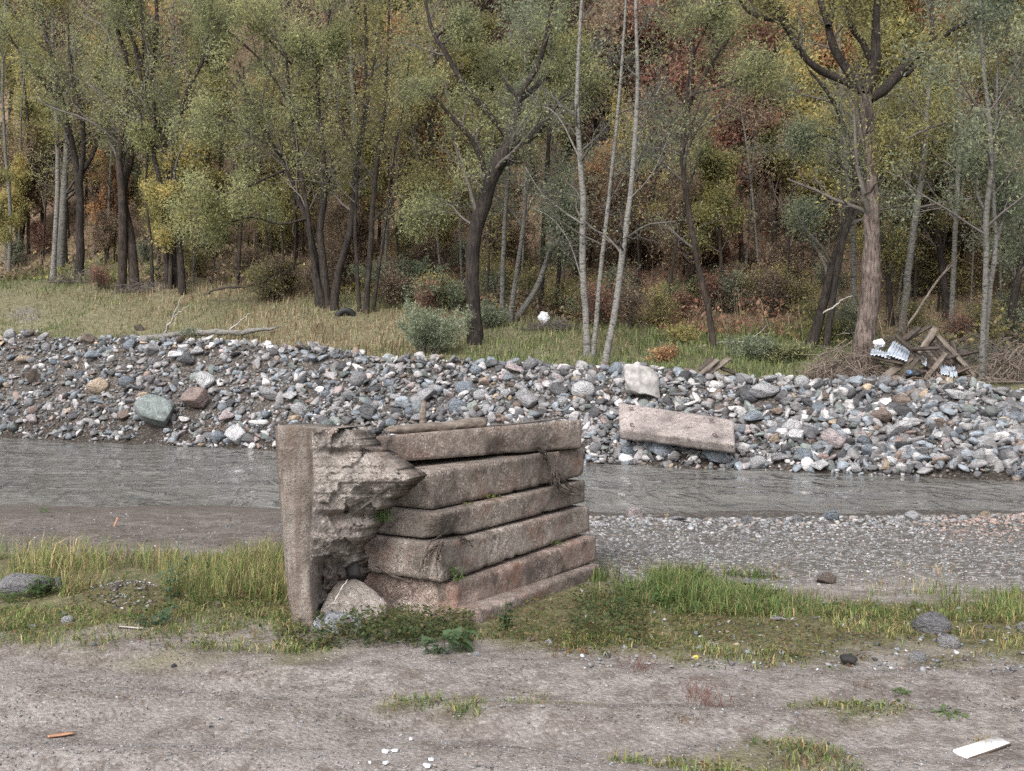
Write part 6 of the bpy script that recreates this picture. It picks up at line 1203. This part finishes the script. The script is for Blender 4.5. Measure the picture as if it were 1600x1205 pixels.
corrugated([fp(1505, 590, D - .2), fp(1528, 592, D - .2), fp(1524, 600, D - .6), fp(1502, 598, D - .6)], 5, .015, 'small metal sheet at the downstream end of the wreckage', 6)
def crumple(name, c, dims, mat, lab, cat, seed, sub=4):
    v, f = ICO[sub]; v = v.copy(); v *= (1 + .5 * fbm3(v + seed, 1.6, seed, 3) + .25 * np.abs(fbm3(v + seed, 4, seed + 3, 2)))[:, None]; o = obj(name, mesh(name, v * np.array(dims), [f], False), M[mat]); o.location = c; tag(o, lab, cat)
crumple('plastic_sheet', fp(850, 499, far_pt(850, 508)[1] - .3), (.17, .12, .22), 'white', 'white plastic sheet caught on a brush heap among the trees', 'plastic', 1)
crumple('plastic_sheet', fp(1373, 538, D + .2), (.12, .12, .11), 'white', 'whitish plastic lump at the upstream end of the wreckage', 'plastic', 2)
crumple('plastic_drum', fp(1594, 612, 25.5), (.2, .2, .22), 'blue', 'faded blue plastic scrap under the brush at the downstream edge', 'plastic', 3)
crumple('dark_scrap', fp(1425, 586, D - .6), (.2, .2, .1), 'black', 'black crumpled scrap at the base of the wreckage', 'scrap', 4)
crumple('blue_scrap', fp(1421, 582, D - .75), (.06, .06, .05), 'blue', 'pale blue scrap on the black crumpled heap', 'scrap', 5)
# half-buried tyre
tx, ty, tz = far_pt(541, 492); ta = np.linspace(0, 2 * math.pi, 33)[:-1]; tb = np.linspace(0, 2 * math.pi, 13)[:-1]
TA, TB = np.meshgrid(ta, tb, indexing='ij'); P = np.stack([(.28 + .11 * np.cos(TB)) * np.cos(TA), .10 * np.sin(TB), (.28 + .11 * np.cos(TB)) * np.sin(TA)], -1).reshape(-1, 3); ii = np.arange(32)[:, None]; jj = np.arange(12)[None]
Q = np.stack([ii * 12 + jj, ii * 12 + (jj + 1) % 12, ((ii + 1) % 32) * 12 + (jj + 1) % 12, ((ii + 1) % 32) * 12 + jj], -1).reshape(-1, 4)
o = obj('half_buried_tyre', mesh('half_buried_tyre', P, [Q], True), M['black']); o.location = (tx, ty - .1, tz - .16); o.rotation_euler = (.3, 0, .2); tag(o, 'black half-buried tyre in the grass beside the many-stemmed willow', 'tyre')
# plank heap on the crest
dk = far_pt(1115, 592)[1]
for k, (a, b, w, mt, lab) in enumerate((((1092, 588), (1122, 562), .1, 'wood', 'grey plank slanting up in the small plank heap'), ((1100, 590), (1140, 560), .12, 'wood', 'long plank crossing the small plank heap'), ((1112, 568), (1148, 584), .1, 'wood_dark', 'dark plank leaning down the small plank heap'), ((1095, 580), (1112, 560), .16, 'wood_dark', 'short wide board at the end of the small plank heap'), ((1108, 590), (1154, 588), .09, 'wood_dark', 'lowest plank of the small plank heap'))):
    plank(fp(*a, dk + .1 * k), fp(*b, dk + .15 + .1 * k), w, .05, mt, lab, 90 + k, .7)
def brush(name, px, py, w, h, n, lab, seed, mat='twig', d=None, drift=0.):
    rng = np.random.default_rng(900 + seed); x, y, z = far_pt(px, py)
    if d: x, y = (px - CX) / F * d, d; z = float(H(x, y))
    org = np.array([x, y, z]); a = rng.uniform(0, 6.283, n); rr = np.sqrt(rng.random(n)) * w; p = np.stack([np.cos(a) * rr, np.sin(a) * rr * .6, rng.random(n) * h * (1 - rr / w * .7)], 1); d_ = unit(rng.normal(0, 1, (n, 3)) * [1, .7, .6] + np.stack([np.cos(a), 0 * a, -.6 + 0 * a], 1) * .8); L = rng.uniform(.25, .8, n) * w; P = np.zeros((n, 5, 3)); P[:, 0] = p
    for k in range(1, 5): d_ = unit(d_ + rng.normal(0, .22, d_.shape) - UP * .12); P[:, k] = P[:, k - 1] + d_ * (L / 4)[:, None]
    P[:, :, 2] = np.maximum(P[:, :, 2], .0); V, Q = tubes(P, rng.uniform(.004, .016, (n, 1)) * np.linspace(1, .4, 5), 4); o = obj(name, mesh(name, V, [Q]), M[mat]); o.location = org; tag(o, lab, 'brushwood')
brush('brush_heap', 1328, 598, .95, 1.15, 750, 'mound of tangled driftwood twigs round the great tree foot', 1, 'brush', 25.9)
brush('brush_heap', 1588, 605, .8, 1.3, 450, 'brushwood heap at the downstream edge with blue scrap', 2, 'brush', 25.6)
brush('brush_heap', 862, 515, .8, .5, 220, 'brush heap under the white plastic sheet', 3)
brush('brush_heap', 1470, 606, 1.6, .3, 260, 'driftwood twigs strewn before the wreckage', 4, 'brush', 25.4)
brush('brush_heap', 1540, 590, 1.5, 1.0, 420, 'dark dead brush behind the wreckage downstream side', 8, 'twig', 28.2)
brush('brush_heap', 1420, 560, 1.3, 1.0, 320, 'dark dead brush behind the metal sheets', 9, 'twig', 28.6)
brush('brush_heap', 130, 442, 1.4, .7, 260, 'dead twigs heaped at the foot of the forked dark trees', 5)
brush('brush_heap', 240, 455, 1.4, .6, 220, 'dead branches at the foot of the dark trunk cluster', 6)
brush('brush_heap', 345, 672, .5, .2, 90, 'reddish dead twigs between bank boulders near the panel', 7, 'brush')
# litter on the track
def chip(px, py, L, w, th, rz, mat, lab, cat, seed, name):
    x, y = near_pt(px, py); x, y = float(x), float(y); rng = np.random.default_rng(seed); V = []
    for i in range(9):
        u = (i / 8 - .5) * L; q_ = w * (1 - .7 * abs(i / 8 - .5) ** 3 * 4 * rng.uniform(.2, 1)); V += [(u, -q_ / 2 + rng.normal(0, w * .05), 0), (u, q_ / 2 + rng.normal(0, w * .05), 0), (u, q_ / 2, th), (u, -q_ / 2, th)]
    Q = [[i * 4 + j, i * 4 + (j + 1) % 4, i * 4 + 4 + (j + 1) % 4, i * 4 + 4 + j] for i in range(8) for j in range(4)] + [[3, 2, 1, 0], [32, 33, 34, 35]]
    o = obj(name, mesh(name, np.array(V), [np.array(Q)]), M[mat]); o.location = (x, y, float(H(x, y)) + .008); o.rotation_euler = (rng.normal(0, .06), rng.normal(0, .06), rz); tag(o, lab, cat); return o
chip(95, 1135, .11, .03, .006, .55, 'wood_orange', 'orange splinter of fresh wood lying on the bare track', 'wood chip', 1, 'wood_splinter')
o = chip(180, 826, .2, .035, .02, 1.2, 'wood_orange', 'orange stick standing in the mud by the near waterline', 'stick', 2, 'wood_splinter'); o.rotation_euler = (0, -1.2, .3)
chip(205, 992, .18, .025, .006, -.35, 'wood_pale', 'pale strip of bark lying among weeds before the rubble heap', 'bark strip', 3, 'bark_strip')
def scrap(px, py, s, lab, seed, mat='white'):
    x, y = near_pt(px, py); x, y = float(x), float(y); rng = np.random.default_rng(seed); k = 12; a = np.linspace(0, 2 * math.pi, k + 1)[:-1]; r = s * rng.uniform(.5, 1.1, k); top = np.stack([r * np.cos(a), r * np.sin(a), rng.uniform(.003, .01, k)], 1); V = np.concatenate([[[0, 0, .008]], top, top * [1, 1, 0] - [0, 0, .001]]); ii = np.arange(k); T3 = np.stack([0 * ii, 1 + ii, 1 + (ii + 1) % k], 1); Q = np.stack([1 + ii, 1 + k + ii, 1 + k + (ii + 1) % k, 1 + (ii + 1) % k], 1)
    o = obj('paper_scrap', mesh('paper_scrap', V, [Q, T3]), M[mat]); o.location = (x, y, float(H(x, y)) + .004); tag(o, lab, 'litter', 'white scraps on the track')
for k, (px, py, s, lab) in enumerate(((603, 1163, .025, 'white paper scrap beside a longer one on the track'), (617, 1162, .022, 'longer white paper scrap on the track'), (668, 1193, .03, 'largest white scrap at the bottom of the track'), (674, 1181, .02, 'ragged white scrap just behind the largest one'), (642, 1143, .011, 'small white scrap nearest the track tufts'), (602, 1186, .018, 'flat white scrap between two others low on the track'), (578, 1186, .008, 'tiny white speck of litter low on the track'), (955, 990, .035, 'bluish white plastic scrap in weeds past the stack'), (985, 1003, .028, 'second pale plastic scrap in weeds past the stack'))): scrap(px, py, s * .8, lab, k)
crumple('yellow_peel', (*[float(a) for a in near_pt(1087, 1031)], .012), (.016, .016, .014), 'yellow', 'small bright yellow peel at the edge of the grass', 'peel', 8, 2)
def white_board():
    a = [near_pt(1505, 1187), near_pt(1572, 1169)]; p = np.array([[float(q_[0]), float(q_[1])] for q_ in a]); c = p.mean(0); L = np.linalg.norm(p[1] - p[0]); z = float(H(*c)) + .012
    V = np.array([(sx * L / 2, sy * .036, sz * .007) for sz in (-1, 1) for sx, sy in ((-1, -1), (1, -1), (1, 1), (-1, 1))]); root = empty('white_board', (c[0], c[1] + .03, z)); root.rotation_euler = (.12, -.05, math.atan2(*(p[1] - p[0])[::-1])); tag(root, 'white painted board offcut lying on the track', 'board')
    obj('board', mesh('board', V, [np.array([[3, 2, 1, 0], [4, 5, 6, 7], [0, 1, 5, 4], [1, 2, 6, 5], [2, 3, 7, 6], [3, 0, 4, 7]])]), M['white_paint'], root); V2 = V * [1.002, .99, .98] - [0, .0018, .0]; V2 = V2[[0, 1, 5, 4]]
    n = np.array([0, -.0015, 0]); obj('raw_edge', mesh('raw_edge', np.concatenate([V2 + n, V2]), [np.array([[0, 1, 2, 3], [4, 7, 6, 5], [0, 4, 5, 1], [2, 6, 7, 3], [1, 5, 6, 2], [0, 3, 7, 4]])]), M['wood'], root)
white_board()
dup = {k: v for k, v in LABELS.items() if len(v) > 1}
if dup: print('DUP LABELS', dup)
print('TRIS', sum(len(m.loops) - 2 * len(m.polygons) for m in bpy.data.meshes))
